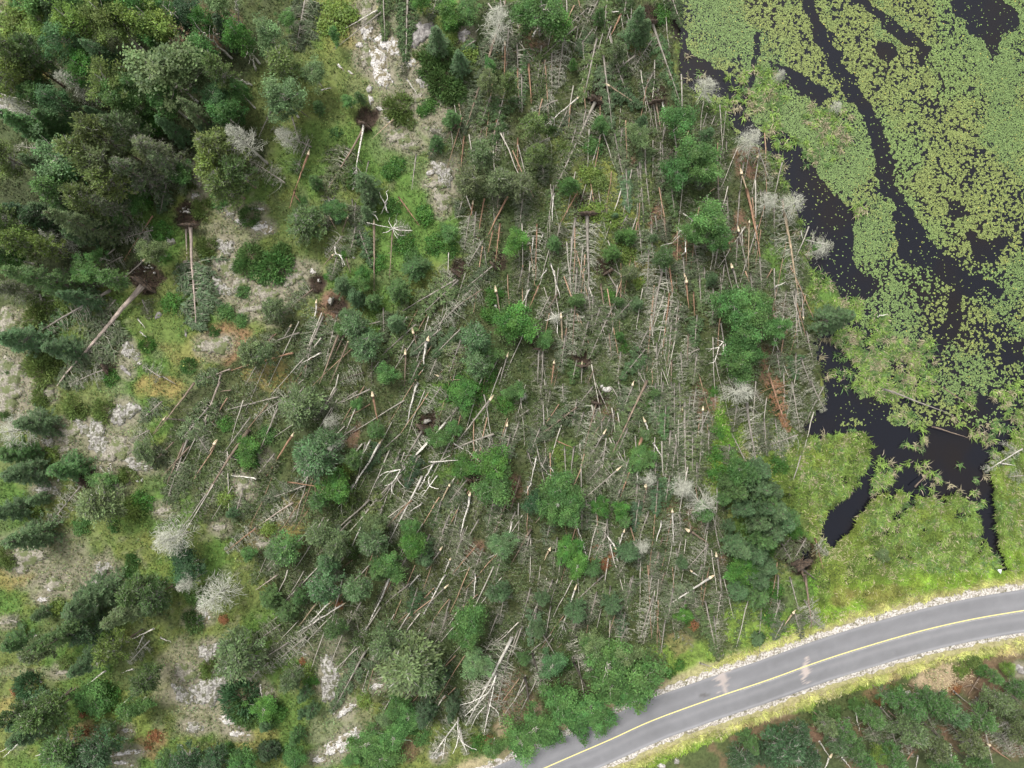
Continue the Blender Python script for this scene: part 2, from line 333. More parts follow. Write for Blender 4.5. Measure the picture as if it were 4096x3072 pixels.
def shrub(rad, hh, seed, n=1500, spiky=False):
    g = np.random.default_rng(seed); c = Bag(); k = 34; a = g.random(k) * 6.283; q = np.sqrt(g.random(k)) * rad * .85
    E = np.stack([np.cos(a) * q, np.sin(a) * q, hh * (1 - (q / rad) ** 2) * g.uniform(.5, 1.0, k)], -1)
    ii = g.integers(0, k, n); C = E[ii] + g.normal(0, .17 * rad ** .5, (n, 3)) * np.array([1, 1, .6]); C[:, 2] = np.abs(C[:, 2])
    od = unit(C * np.array([1, 1, .3]) + np.array([0, 0, .6]))
    if spiky: TD = unit(od + g.normal(0, .35, (n, 3))); S = unit(np.cross(TD, g.normal(0, 1, (n, 3)))); V, F = quads(C, TD, S, g.uniform(.22, .4, n), g.uniform(.07, .12, n))
    else:
        nrm = unit(g.normal(0, .55, (n, 3)) + np.array([0, 0, 1.])); TD = unit(np.cross(nrm, g.normal(0, 1, (n, 3)))); V, F = quads(C, TD, np.cross(nrm, TD), g.uniform(.13, .25, n), g.uniform(.09, .17, n))
    c.add(V, F, None, tint(n, g.uniform(.7, 1.25, k)[ii] * g.uniform(.72, 1.3, n), (g.random(k)[ii] + g.random(n)) / 2, 0))
    b = Bag(); s = np.linspace(0, 1, 4); P = E[:, None] * s[None, :, None]; V, F = tubes(P, .03 * (1.1 - .8 * s)[None] * np.ones((k, 1)), 3); b.add(V, F, None, tint(k, 1., .5, 0, 12))
    return b.mesh('stems', M_twig), c.mesh('leaves', M_leaf if spiky else M_broad)
def splinter(r, seed):
    g = np.random.default_rng(seed); b = Bag(); n = 7
    for i in range(n):
        a = i * 6.283 / n; p = np.array([math.cos(a), math.sin(a), 0]) * r * .55; l = g.uniform(.3, 1.0)
        P = np.array([[p, p + [0, 0, -l * .5], p * .5 + [0, 0, -l]]]); V, F = tubes(P, np.array([[r * .55, r * .4, .01]]), 4); b.add(V, F)
    return b.mesh('broken_end', M_wood)
def rootplate(seed, rad=1.0):
    g = np.random.default_rng(seed); b = Bag(); a = np.linspace(0, 6.283, 19)[:-1]; rings = []
    prof = [(0, -.42), (.45, -.40), (.8, -.25), (1.0, 0), (.75, .22), (.3, .35), (0, .4)]
    for q, z in prof:
        k = 1 + .28 * np.sin(a * 3 + seed) + .18 * np.sin(a * 5 + seed * 2) + g.normal(0, .07, 18)
        rings.append(np.stack([np.cos(a) * q * rad * k, np.sin(a) * q * rad * k, z * rad * .55 + g.normal(0, .05, 18)], -1))
    V = np.concatenate(rings); F = [[r * 18 + i, r * 18 + (i + 1) % 18, (r + 1) * 18 + (i + 1) % 18, (r + 1) * 18 + i] for r in range(6) for i in range(18)]
    b.add(V, F); me = b.mesh('root_plate', M_soil, True)
    c = Bag(); k = 20; az = g.random(k) * 6.283; d = np.stack([np.cos(az), np.sin(az), g.normal(0, .2, k)], -1); s = np.linspace(.3, 1, 6)
    P = d[:, None] * (s * rad)[None, :, None] * g.uniform(.8, 1.2, (k, 1, 1)) + np.cumsum(g.normal(0, .05, (k, 6, 3)), 1)
    V, F = tubes(P, (.035 * rad * (1.3 - s))[None] * np.ones((k, 1)), 4); c.add(V, F, None, tint(k, g.uniform(.8, 1.5, k), .5, 0, 24))
    return me, c.mesh('roots', M_bark)

# ------------------------------------------------------------------ object helpers
def link(name, me, parent=None, color=None, kind=None):
    o = bpy.data.objects.new(name, me); COL.objects.link(o)
    if parent: o.parent = parent
    if color is not None: o.color = (*color, 1)
    if kind: o['kind'] = kind
    return o
def tagged(o, label, cat, group=None):
    o['label'] = label; o['category'] = cat
    if group: o['group'] = group
THINGS = []                                  # (object, words, x, y, kindkey) labelled at the end
def empty(name, M, cat, look, key, group, px, hand=None):
    e = bpy.data.objects.new(name, None); COL.objects.link(e); e.matrix_world = M; e.empty_display_size = .5
    e['category'] = cat
    if group: e['group'] = group
    THINGS.append((e, look, px, key, hand)); return e
TONE = {'g': (.33, .305, .27), 'b': (.25, .19, .145), 'r': (.36, .215, .14), 'w': (.62, .60, .56), 'k': (.10, .085, .07), 't': (.44, .35, .24), 'p': (.42, .35, .31)}
GREENS = {'o': (.118, .165, .045), 'y': (.148, .210, .045), 'g': (.082, .165, .045), 'd': (.048, .100, .040), 'b': (.088, .160, .062), 'n': (.080, .140, .040),
          'l': (.135, .205, .085), 'f': (.115, .160, .062), 's': (.100, .135, .055), 'R': (.24, .115, .055), 'c': (.070, .160, .030)}
# prototypes: fallen conifers, by length and fullness
PF = {}
def fallen_proto(kind, size, var):
    k = (kind, size, var)
    if k not in PF:
        seed = hash((ord(kind), size, var)) % 10000
        seed = ord(kind) * 31 + size * 7 + var
        rb = {8: 2.1, 12: 2.8, 17: 3.5}[size]; nb = {8: 100, 12: 145, 17: 190}[size]
        if kind == 'S': m = conifer(size, rb * .78, nb, 20, seed, True, .93, .10, .46, .42)
        elif kind == 'G': m = conifer(size, rb, nb, 17, seed, True, .60, .08, .42, .40, lich=.4, prof=.65)
        elif kind == 'D': m = conifer(size, rb * 1.1, int(nb * .75), 13, seed, True, .16, .06, .40, .45, lich=.7, prof=.6)
        elif kind == 'R': m = conifer(size, rb, nb, 12, seed, True, .4, .08, .36, .3)
        elif kind == 'C': m = conifer(size, rb * 1.15, int(nb * .8), 34, seed, True, .80, .34, .50, .45, lich=.5, prof=.45)
        PF[k] = (trunk_mesh(size, {8: .10, 12: .14, 17: .19}[size], seed), *m)
    return PF[k]
def frame_fallen(p0, p1, roll=0.0):
    a = Vector(p0); b = Vector(p1); z = (b - a); L_ = z.length; z.normalize()
    up = Vector((0, 0, 1)); x = up.cross(z).normalized() * 1.0; y = z.cross(x).normalized()
    Mx = Matrix((x, y, z)).transposed().to_4x4()
    return Matrix.Translation(a) @ Mx @ Matrix.Rotation(roll, 4, 'Z'), L_
RP = None
SPL = None
KW = {'S': 'green-needled', 'G': 'grey-green thinly needled', 'D': 'bare lichen-grey', 'R': 'rust-needled', 'C': 'bushy-topped', 'L': '', 'B': 'leafy-topped'}
TW = {'g': 'grey', 'b': 'brown', 'r': 'reddish', 'w': 'white', 'k': 'dark', 't': 'tan', 'p': 'pinkish grey'}
def dirword(du, dv):
    a = math.degrees(math.atan2(dv, du)) % 360
    return ['right', 'lower right', 'down', 'lower left', 'left', 'upper left', 'up', 'upper right'][int((a + 22.5) // 45) % 8]
def fell(u0, v0, u1, v1, kind='G', tone='g', opt='', lift=None, green=None, thick=1.0, hand=None):
    """a lying tree or log, base end at photo pixel u0,v0, top end at u1,v1"""
    global RP, SPL
    if RP is None:
        RP = [rootplate(s) for s in (1, 2, 3)]; SPL = [splinter(.14, s) for s in (1, 2)]
    g = random
    l0 = g.uniform(.5, 1.3) if lift is None else lift
    dz0 = l0 + (.25 if 'x' in opt else 0); dz1 = l0 * .55
    p0 = PX(u0, v0, dz0); p1 = PX(u1, v1, dz1)
    Lg = math.dist(p0, p1); logk = kind == 'L'
    M_, _ = frame_fallen(p0, p1, g.uniform(-.12, .12))
    wide = '' if thick < 1.25 else 'thick '
    lw = 'long ' if Lg > 11 else ('short ' if Lg < 5.5 else '')
    dw = dirword(u1 - u0, v1 - v0)
    birch = tone == 'w'
    if logk:
        nm = 'fallen_birch_log' if birch else 'fallen_log'; cat = 'log'
        look = f"{lw}{wide}{TW[tone]} {'birch trunk' if birch else 'bare log'}" + (' snapped pale at the end' if 'x' in opt else '')
        grp = 'bare trunks lying in the blowdown'
    elif kind == 'B':
        nm = 'fallen_birch'; cat = 'fallen tree'; look = f"{lw}fallen birch with {TW[tone]} trunk"; grp = 'fallen birches in the blowdown'
    else:
        nm = 'fallen_spruce' if kind != 'C' else 'fallen_pine'; cat = 'fallen tree'
        look = f"{lw}{wide}{KW[kind]} fallen {'spruce' if kind != 'C' else 'pine'}, {TW[tone]} trunk" + (', roots up' if 'p' in opt else '')
        grp = 'wind-felled conifers in the blowdown'
    look += f", tip {dw}"
    e = empty(nm, M_, cat, look, nm, grp, ((u0 + u1) / 2, (v0 + v1) / 2), hand)
    size = 8 if Lg < 9 else (12 if Lg < 14.5 else 17); var = g.randint(0, 4 if size < 17 else 2); sc = Lg / size
    tcol = TONE[tone]; j = g.uniform(.85, 1.15); tcol = tuple(c * j for c in tcol)
    if logk or kind == 'B':
        key = ('T', size, var, birch)
        if key not in PF: PF[key] = trunk_mesh(size, {8: .10, 12: .13, 17: .17}[size], 90 + var + size, birch, .05 if birch else .02)
        tr = link('trunk', PF[key], e, tcol); tr.scale = (thick * 1.1, thick * 1.1, sc)
        if 'n' not in opt and logk:
            key = ('st', size, var)
            if key not in PF: PF[key] = conifer(size, .55, 26, 3, 500 + var + size, True, 0, .1, .3, .1)[0]
            st = link('branch_stubs', PF[key], e, tuple(c * .9 for c in tcol), 'stuff'); st.scale = (1, 1, sc)
        if kind == 'B':
            key = ('Bc', var)
            if key not in PF: PF[key] = broadleaf(5.5, 1.9, 700 + var, 42, 60, .1)
            for me, nmx, cc in ((PF[key][0], 'branches', (.32, .30, .27)), (PF[key][1], 'leaves', GREENS[green or 'l'])):
                q = link(nmx, me, e, cc); q.location = (0, -.2, Lg * .55); q.scale = (1, .6, Lg * .5 / 5.5)
    else:
        tm, bm, nm_ = fallen_proto(kind, size, var)
        tr = link('trunk', tm, e, tcol); tr.scale = (thick, thick, sc)
        s2 = g.uniform(.85, 1.15) * min(1.15, .5 + .5 * sc); fl = g.choice((-1, 1))
        bc = {'D': (.42, .41, .33), 'R': (.34, .20, .13), 'S': (.26, .245, .18)}.get(kind, (.35, .335, .265))
        jb = g.uniform(.8, 1.15); bc = tuple(c * jb for c in bc)
        br = link('branches', bm, e, bc); br.scale = (s2 * fl, s2, sc)
        if 1:
            gc = GREENS[green or ('R' if kind == 'R' else ('n' if kind == 'S' else 's'))]; jj = g.uniform(.75, 1.25)
            nd = link('needles', nm_, e, (gc[0] * jj * g.uniform(.9, 1.1), gc[1] * jj, gc[2] * jj * g.uniform(.8, 1.25))); nd.scale = br.scale
    if 'x' in opt:
        q = link('broken_end', SPL[var % 2], e, (1, 1, 1)); q.scale = (thick * .95, thick * .95, g.uniform(.5, 1.1)); q.location = (0, 0, .05)
    if 'p' in opt:
        rp, rt = RP[var % 3]; q = link('root_plate', rp, e); s = .72 * thick; q.scale = (s * g.uniform(.9, 1.25), s, s); q.location = (0, .1, -.15)
        w = link('roots', rt, q, (.24, .16, .11)); w['label'] = 'torn roots sticking out of the soil'
        PITS.append((p0[0] - (p1[0] - p0[0]) / Lg * 1.0, p0[1] - (p1[1] - p0[1]) / Lg * 1.0, 1.3 * s))
    return e
PS = {}
def upright(kind, h, rad, var):
    k = (kind, var)
    if k not in PS:
        if kind == 'S': m = conifer(10, 1.9, 170, 20, 40 + var, False, .97, .05, .36, prof=.85)
        elif kind == 'G': m = conifer(10, 1.9, 150, 16, 60 + var, False, .5, .08, .36, lich=.4)
        elif kind == 'D': m = conifer(10, 2.0, 78 + var * 9, 8, 70 + var, False, .0, .10 + .08 * var, .5, up=.1 * var, lich=.25, prof=.5 + .12 * var)
        elif kind == 'P': m = pine(10, 2.2, 80 + var)
        elif kind == 'J': m = conifer(10, 2.4, 120, 30, 85 + var, False, .96, .1, .38, up=.5, prof=.7)
        elif kind == 'B': m = broadleaf(10, 2.3, 90 + var)
        PS[k] = (trunk_mesh(10, .14, 900 + var, kind == 'B'), *m)
    return PS[k]
SN = {'S': ('standing_spruce', 'spruce'), 'G': ('standing_spruce', 'spruce'), 'D': ('dead_snag', 'dead tree'), 'P': ('standing_pine', 'pine'), 'J': ('young_pine', 'pine'), 'B': ('standing_birch', 'birch')}
GW = {'o': 'olive', 'y': 'yellow-green', 'g': 'green', 'd': 'dark green', 'b': 'blue-green', 'n': 'green', 'l': 'pale green', 'f': 'grey-green', 's': 'grey-green', 'c': 'vivid green', 'R': 'rusty'}
def stand(u, v, h, r, kind, col, at='tip', base=None, hand=None, tone=None):
    """upright tree; u,v is the photo pixel of its tip (or crown middle), r its crown radius in metres"""
    g = random
    if at == 'tip': zz = h
    else: zz = h * .66
    x, y = W(u, v, zz); gz = hgt(x, y); x, y = W(u, v, zz + gz)
    tip = Vector((x, y, gz + zz)); b0 = Vector((x, y, gz - .1))
    if base: bx, by, bz = PX(*base); b0 = Vector((bx, by, bz - .1))
    ax = (tip - b0) / zz * h; Lh = ax.length
    q = Vector((0, 0, 1)).rotation_difference(ax.normalized())
    M_ = Matrix.Translation(b0) @ q.to_matrix().to_4x4() @ Matrix.Rotation(g.random() * 6.28, 4, 'Z')
    nm, cat = SN[kind]
    sz = 'small ' if h < 5 else ('tall ' if h > 12 else '')
    if kind == 'D': look = f"{sz}standing dead grey tree with bare twigs"
    else: look = f"{sz}{'broad ' if r > 2.6 else ''}{GW[col]} standing {cat}" + (' with thin grey crown' if kind == 'G' else '')
    e = empty(nm, M_, cat, look, nm, {'D': 'standing dead trees', 'B': 'standing birches'}.get(kind, 'standing conifers'), (u, v), hand)
    var = g.randint(0, 4); tm, bm, lm = upright(kind, h, r, var); s = Lh / 10; rp = {'S': 1.9, 'G': 1.9, 'D': 2.0, 'P': 2.2, 'J': 2.4, 'B': 2.3}[kind]
    k = r / rp
    tc = TONE[tone] if tone else {'B': TONE['w'], 'D': (.44, .42, .38)}.get(kind, TONE['b'])
    t = link('trunk', tm, e, tc); t.scale = (max(.5, s * .95),) * 2 + (s,)
    bc = {'D': (.38, .38, .31), 'B': (.34, .31, .27), 'P': (.24, .23, .20)}.get(kind, (.21, .20, .17))
    kx, ky = k * g.uniform(.84, 1.18), k * g.uniform(.84, 1.18)
    b = link('branches', bm, e, bc); b.scale = (kx, ky, s)
    if kind != 'D':
        gc = GREENS[col]; j = g.uniform(.85, 1.18)
        l = link('leaves' if kind == 'B' else 'needles', lm, e, (gc[0] * j * g.uniform(.9, 1.1), gc[1] * j, gc[2] * j)); l.scale = (kx, ky, s)
    return e
def bush(u, v, r, col, spiky=True, hand=None, hh=None):
    g = random; var = g.randint(0, 2); key = ('bush', spiky, var)
    if key not in PS: PS[key] = shrub(1.5, .9, 300 + var + 10 * spiky, 1700 if spiky else 1300, spiky)
    h = hh or r * .55; x, y, z = PX(u, v, h * .5); z -= h * .5
    nm, cat = ('juniper_shrub', 'shrub') if spiky else ('leafy_shrub', 'shrub')
    e = empty(nm, Matrix.Translation((x, y, z - .02)) @ Matrix.Rotation(g.random() * 6.28, 4, 'Z'), cat,
              f"{'wide ' if r > 3 else ('small ' if r < 1.3 else '')}{GW[col]} {'juniper' if spiky else 'leafy'} shrub", nm, 'low shrubs', (u, v), hand)
    st, lf = PS[key]; s = r / 1.5; a = link('stems', st, e, (.16, .12, .09)); a.scale = (s, s, h / .9)
    gc = GREENS[col]; j = g.uniform(.85, 1.15); b = link('leaves', lf, e, tuple(c * j for c in gc)); b.scale = (s, s, h / .9)
    return e
# ------------------------------------------------------------------ what lies and stands where (photo pixels, in tiles of 1024 x 768)
# lying: kind trunk_tone options x_base y_base x_tip y_tip [green] [thickness]; options: p root plate, x snapped pale end, n no stubs
FALLEN = {
(0, 0): """L w - 0 805 300 900; L k - 150 570 345 720; L k - 330 560 570 745; L k - 100 0 270 95; L b - 2212 1160 2080 1250
G g - 1280 1560 1500 1200 s; G k - 1450 1640 1530 1450; D g - 430 1300 120 1260""",
(1, 0): """S g - 1090 -330 1110 350 n; S g - 1315 -420 1288 540 n 1.2; G g - 1600 -160 1500 175 s; L g - 1085 105 665 430 ; L w n 1050 90 760 245; C g - 470 -260 345 440 s
C g - 2110 -160 2110 330 s; S b - 2110 180 1790 1160 s 1.2; L b n 2155 -120 2140 370; L r x 2150 390 2140 900; D p - 2105 1000 2060 1380; L r - 2080 1030 2025 1330
L r - 1800 1175 1765 1500; L b - 1750 1050 1650 1170; L t n 1755 890 1770 1000; C b p 935 1090 590 1680 f 1.3; B w - 930 1080 835 1640 n; L g n 975 1390 945 1500
L t n 1190 1030 1005 1200; L r xn 450 1335 335 1655 - 1.5; L g - 1385 1330 1345 1645; L k n 340 925 470 1030; L g - 310 1010 375 1240; B g - 460 1200 330 1500 l
L w n 1300 680 1385 820; D g - 480 1270 130 1110; S g - 1900 350 1770 430 b; G g - 1250 560 1285 640; G g - 2030 830 1930 1080 n; D g - 250 1580 -60 1380
G b - 1560 1240 1490 1370; L g - 130 960 20 1190; L w n 560 780 650 760; G g - 2180 240 2160 700; G b - 1950 1120 1830 1500 o; D g - 1500 1100 1640 1180; S g - 2150 800 2040 1250 n""",
(2, 0): """G g - 765 -40 600 300 s; G g - 660 70 395 300 s; S g - 560 230 210 520 o; S g - 825 -60 800 290 o; L r n 945 120 850 320 - 1.6; L g n 860 220 810 350 - 1.3; L w n 865 100 960 90
S g p 1215 210 1470 940 n 1.2; S g - 1370 -60 1470 225 n; D g - 450 320 400 760 - 1.3; D g - 345 460 345 880; S g - 735 330 595 890 o; G g - 900 560 1010 840 n; D g - 1215 340 1020 640
L g - 1065 480 690 755; S t x 840 740 1135 930 b; G g - 1225 620 1110 840 n; G g p 720 880 350 1660 s 1.5; L g - 1220 890 1265 1220; L b p 1245 890 1290 1150 - 1.3; L w - 1300 875 1350 1110
B w x 565 850 265 1110 n; L r - 50 590 52 840; L g - 80 640 84 980; L r - 145 550 165 895 - 1.3; G g - 45 380 60 930 n; D g - 395 865 150 975; G g - 255 395 200 820 o
S g - 790 480 865 1110 f; S g - 885 1150 990 1690 f; L g - 1850 1215 1850 1320; L g - 1765 1320 1777 1610; L g - 2005 1400 1970 1660; L t xn 1985 1500 2030 1660 - 1.5; D g - 2130 1290 2250 1620
L t xn 2120 1360 2080 1430; G g - 610 350 620 500 b; S g - 700 250 560 440 f; L w n 180 315 320 130; G g - 560 1080 480 1380 s; G g - 240 1280 280 1600 s; L r - 50 1190 50 1560
D g - 330 1190 100 1300; G g - 1300 1250 1300 1640; G g - 1085 1440 1095 1640 s; G g - 950 1100 935 1330 b; L w n 1470 1520 1375 1650; G g - 1590 1340 1640 1640; G b - 1400 1280 1230 1500
L t n 1755 1625 1700 1660; G g - 1330 1080 1280 1300 f; S g - 300 -40 120 260 s; L g - 1165 1060 1180 1200; S g - 1000 -80 960 200 n; G b - 100 -20 40 370 f; G g - 990 170 1020 330
S g - 1150 1250 1160 1560 f; D g - 640 940 600 1150; G g - 480 950 360 1180""",
(0, 1): """L r - 1320 205 1060 610; D g - 1320 330 990 420; S g - 1435 -60 1375 190 n; L g x 1235 595 1060 750; C p p 1240 800 500 1680 s 1.9; L p n 1610 320 1615 640 - 1.3
C p p 1645 300 1690 1190 f 1.6; G g - 950 850 90 1365 b; D g - 380 920 435 1070; D g - 1060 560 900 640; D g p 905 1530 590 1660; L r - 2212 1470 1975 1545; C p - 1990 1530 1690 1640 s
L p n 1910 1570 1880 1670 - 1.3; L g - 1400 1590 1520 1660; L w n 1190 1090 1250 1180; L w n 1210 1205 1260 1260; D g - 1390 1600 1230 1500; L g - 990 490 800 660; D g - 460 735 900 800
D g - 1270 380 1150 520; G g - 340 880 460 1150; G g - 560 200 900 330 s; D k - 1130 280 1090 420; G g - 1230 930 1290 1100 s; G g - 1000 930 870 1080""",
(1, 1): """L r n 335 -20 285 140 - 1.4; L r n 330 20 385 88; C g - 830 60 880 430 s; S g - 890 330 1005 645 b; G g - 860 90 845 300; L b x 790 225 740 350; L b xn 650 240 695 330
L w n 1130 92 1070 190; L b x 1020 285 1018 860 - 1.2; L b - 1182 330 1150 745; D g - 1185 310 1340 330; L r - 1230 40 1412 295; G b p 495 835 240 1040 s; L b xn 660 550 570 650
L b - 780 560 815 700; D g p 1715 705 1520 905; S g - 1730 755 1200 1060 f; S g - 1750 760 1380 1110 f; S g p 2045 640 1780 860 s; S g - 1385 1140 1050 1440 f; D g - 1790 950 1470 1240
D b - 1955 840 1760 970; S g - 1770 1180 1520 1430 b; L r - 2110 270 2070 605 - 1.2; L r xn 2185 25 1985 400 - 1.5; L r - 1975 55 1912 410; L r - 2050 330 2000 530; L r x 1872 105 1838 310
G g - 1785 75 1735 220; G b - 2105 -30 2080 190; L b xn 2075 860 2110 1080 - 1.4; G g p 703 1055 595 1500 s; L w x 520 960 480 1210; G g - 582 1075 335 1600 s; L g x 295 1165 230 1270
L g - 375 1215 60 1325; L r n 320 1390 -10 1475 - 1.3; L b xn 722 1215 545 1660 - 1.6; L b n 770 1225 640 1480 - 1.2; L b x 795 1300 635 1660 - 1.2; D k - 930 1560 690 1640; L g - 1085 1118 915 1150
L k - 1005 1410 995 1670; L b x 1290 1405 1280 1670 - 1.3; L w xn 1485 1285 1430 1550 - 1.9; L b xn 1360 1220 1385 1335 - 1.3; L g - 1460 1315 1385 1430; G g - 1770 1275 1635 1650 s; L g x 2170 1425 2100 1660
L g - 2100 1420 1985 1650; G g - 680 40 600 330 s; G g - 700 560 640 760 s; D g - 750 380 600 560; S g - 620 40 720 280 b; G g - 1900 170 1870 560 s; D g - 1960 420 1830 640
D g - 1850 200 1800 500; G b - 150 1230 20 1420 s; G g - 480 1300 420 1600 s; G g - 240 1040 60 1120; D g - 1600 850 1450 960; S g - 1600 1180 1330 1400 s; G g - 1980 700 1700 1020 s; G g - 1300 1240 1230 1480 f
S g - 1100 1000 1110 1300 f; G g - 860 300 800 560 s; L g x 1575 1590 1620 1612; L t n 1690 1622 1770 1626; G g - 1560 1440 1480 1640; S g - 1420 1460 1330 1660 n; L w n 560 1390 400 1480""",
(2, 1): """S g - 985 -200 1005 175 b; S g - 1103 -260 1130 300 f; S g - 1150 -260 1188 165 f; S g - 1370 -120 1412 215 b; D g p 650 200 668 930 - 1.7; D g - 548 225 488 860 - 1.2; L r - 570 -10 412 275
L w n 365 15 340 275; D r - 215 275 203 760 - 1.2; L w n 190 380 160 545; L w n 265 355 225 450; L w n 335 615 385 790; L w n 385 790 412 915; L w n 300 660 232 745; L w n 158 835 78 975
G g - 90 650 45 885 s; L r - 235 800 148 995; L b - 397 878 260 1090; L g - 842 650 980 745; L g p 830 705 962 925; L b - 768 790 805 1060 - 1.2; L g - 558 650 548 880 - 1.2; G g - 892 945 665 1440 s
G g - 1042 930 895 1095 f; G g - 1200 280 1230 665 f; G b - 1310 215 1338 440 s; L g - 1235 190 1252 335; D g - 1312 630 1198 1230 - 1.2; L r x 1355 615 1385 870 - 1.3; D r - 1362 870 1298 1410 - 1.2; L r xn 1510 780 1527 1010 - 1.4
L t xn 1495 730 1515 800; L r - 1570 860 1574 1080; G g - 1570 410 1622 770 f; G g - 1660 650 1680 965 f; L g - 1780 490 1743 675; L g - 1838 625 1800 935; L g x 1903 655 1972 915 - 1.4; L g x 1960 340 2040 715 - 1.2
L r n 2025 -30 2140 560 - 1.4; L t x 2052 265 2040 680; L g - 1968 -10 1943 335; G g - 1782 -60 1782 140 s; G g - 2185 -20 2190 310; G g - 2148 -20 2145 210; L r - 1868 400 1902 565; L g - 2095 850 2105 945
G g - 1737 830 1735 1145 f; L t xn 425 1090 437 1410 - 1.3; D b - 545 980 515 1410; G g - 662 1115 578 1420 s; G g - 517 985 500 1155; L g p 235 1365 218 1660; L g - 267 1370 258 1660; L r x 363 1480 340 1660 - 1.2
D b - 842 1220 860 1430; D g - 1178 1190 1078 1380; S g - 1150 1360 945 1620 b; G g - 1172 1405 1080 1650 s; G g - 1250 1300 1258 1660 s; D b - 1525 1225 1518 1490 - 1.2; L b - 1380 1450 1374 1660; L g xp 603 1510 595 1660
L b - 712 1535 650 1660; D g - 560 700 545 950; G g - 700 900 680 1200 s; D g - 660 880 690 1080; G g - 100 0 60 330 s; S g - 360 -60 330 330 o; G g - 420 260 350 560 s; G g - 150 700 110 920 s; D g - 330 900 220 1100
G g - 1100 300 1130 620 s; D g - 1180 500 1170 860; G g - 1480 560 1500 900 s; S g - 1620 720 1640 1040 f; S g - 1600 1060 1580 1340 b; G g - 1440 940 1400 1300; D g - 1250 820 1220 1120; G g - 1380 1100 1350 1500 s
D g - 1460 1380 1480 1660; G g - 940 1380 900 1640 s; G g - 760 1000 700 1200 s; G g - 460 1240 420 1560 s; S g - 560 1450 520 1660 n; G g - 1000 200 880 400 o; S g - 1950 400 1930 760 s; G g - 2060 700 2090 980 s
G g - 1800 700 1820 1000 s; G g - 1730 60 1700 420 s; G g - 1600 1400 1560 1660 s; D g - 1620 1355 1480 1420; G g - 2140 560 2160 860 s; G g - 1860 40 1880 400 s""",
(3, 1): """D t - 140 175 262 900 - 1.5; D g - 240 850 258 1350 - 1.3; L g x 305 1080 288 840; L w - 55 830 175 778; D w - 330 415 570 468; D g - 285 1430 375 1680 - 1.2; G g - 75 1375 112 1600; G g - 92 1365 135 1575
S g - 240 1390 245 1620 b; L r n 125 60 140 220 - 1.6; L w n 950 1078 1040 1064; G g - 40 100 60 450 s; S g - 60 20 50 350 f; G g - 330 1200 400 1500 s; D g - 160 850 120 1100; G b - 40 1020 130 1340 s; L w - 290 330 300 410""",
(3, 2): """R r - 15 -60 175 420 - 1.3; D g - 205 -20 285 420; D g - 370 -30 490 240; D g - 260 440 -10 540; G g - 60 300 120 700 s; L g n 1000 45 1600 275 - 1.1; L b n 1420 370 1730 468; D w n 2200 560 1870 762
L b n 1515 30 1730 175; L r - 405 1330 478 1615; L b np 285 1560 312 1700 - 2.0; G g - 200 1320 60 1500 s; G g - 120 1380 260 1620 s; D g - 420 1380 520 1480; G g - 30 1500 -60 1700 s; L b n 1270 890 1400 760; L w n 2010 680 2140 712; D g - 2212 790 2080 800
G g - 330 1330 200 1560 s""",
(0, 2): """D g p 720 858 388 1255 - 1.2; C p - 1900 -20 1700 480 s 1.4; L b - 1680 -10 1330 425; L b x 1412 310 1320 435; L b - 1592 510 1445 860 - 1.2; C b - 2150 395 1700 1060 s 1.8; C g - 1620 480 1440 1040 s
L g - 2165 285 1925 610; L g - 2212 160 1945 222; L t xn 1850 520 1800 590 - 1.6; L w - 2212 822 1995 785; D r - 2212 1245 1945 1450; L k - 1410 300 1745 328; L w n 868 708 905 780; L w n 935 725 942 850; L w n 950 688 956 755
D g - 1290 400 1110 500; L b n 2000 50 1900 60; C b - 1500 500 1290 700 s; C g - 1800 200 1560 480 s; C g - 1980 620 1800 1060 s; G g - 1400 150 1200 330 s; C g - 2100 900 2020 1180 s; L b - 1640 540 1390 800; D g - 1720 460 1810 600""",
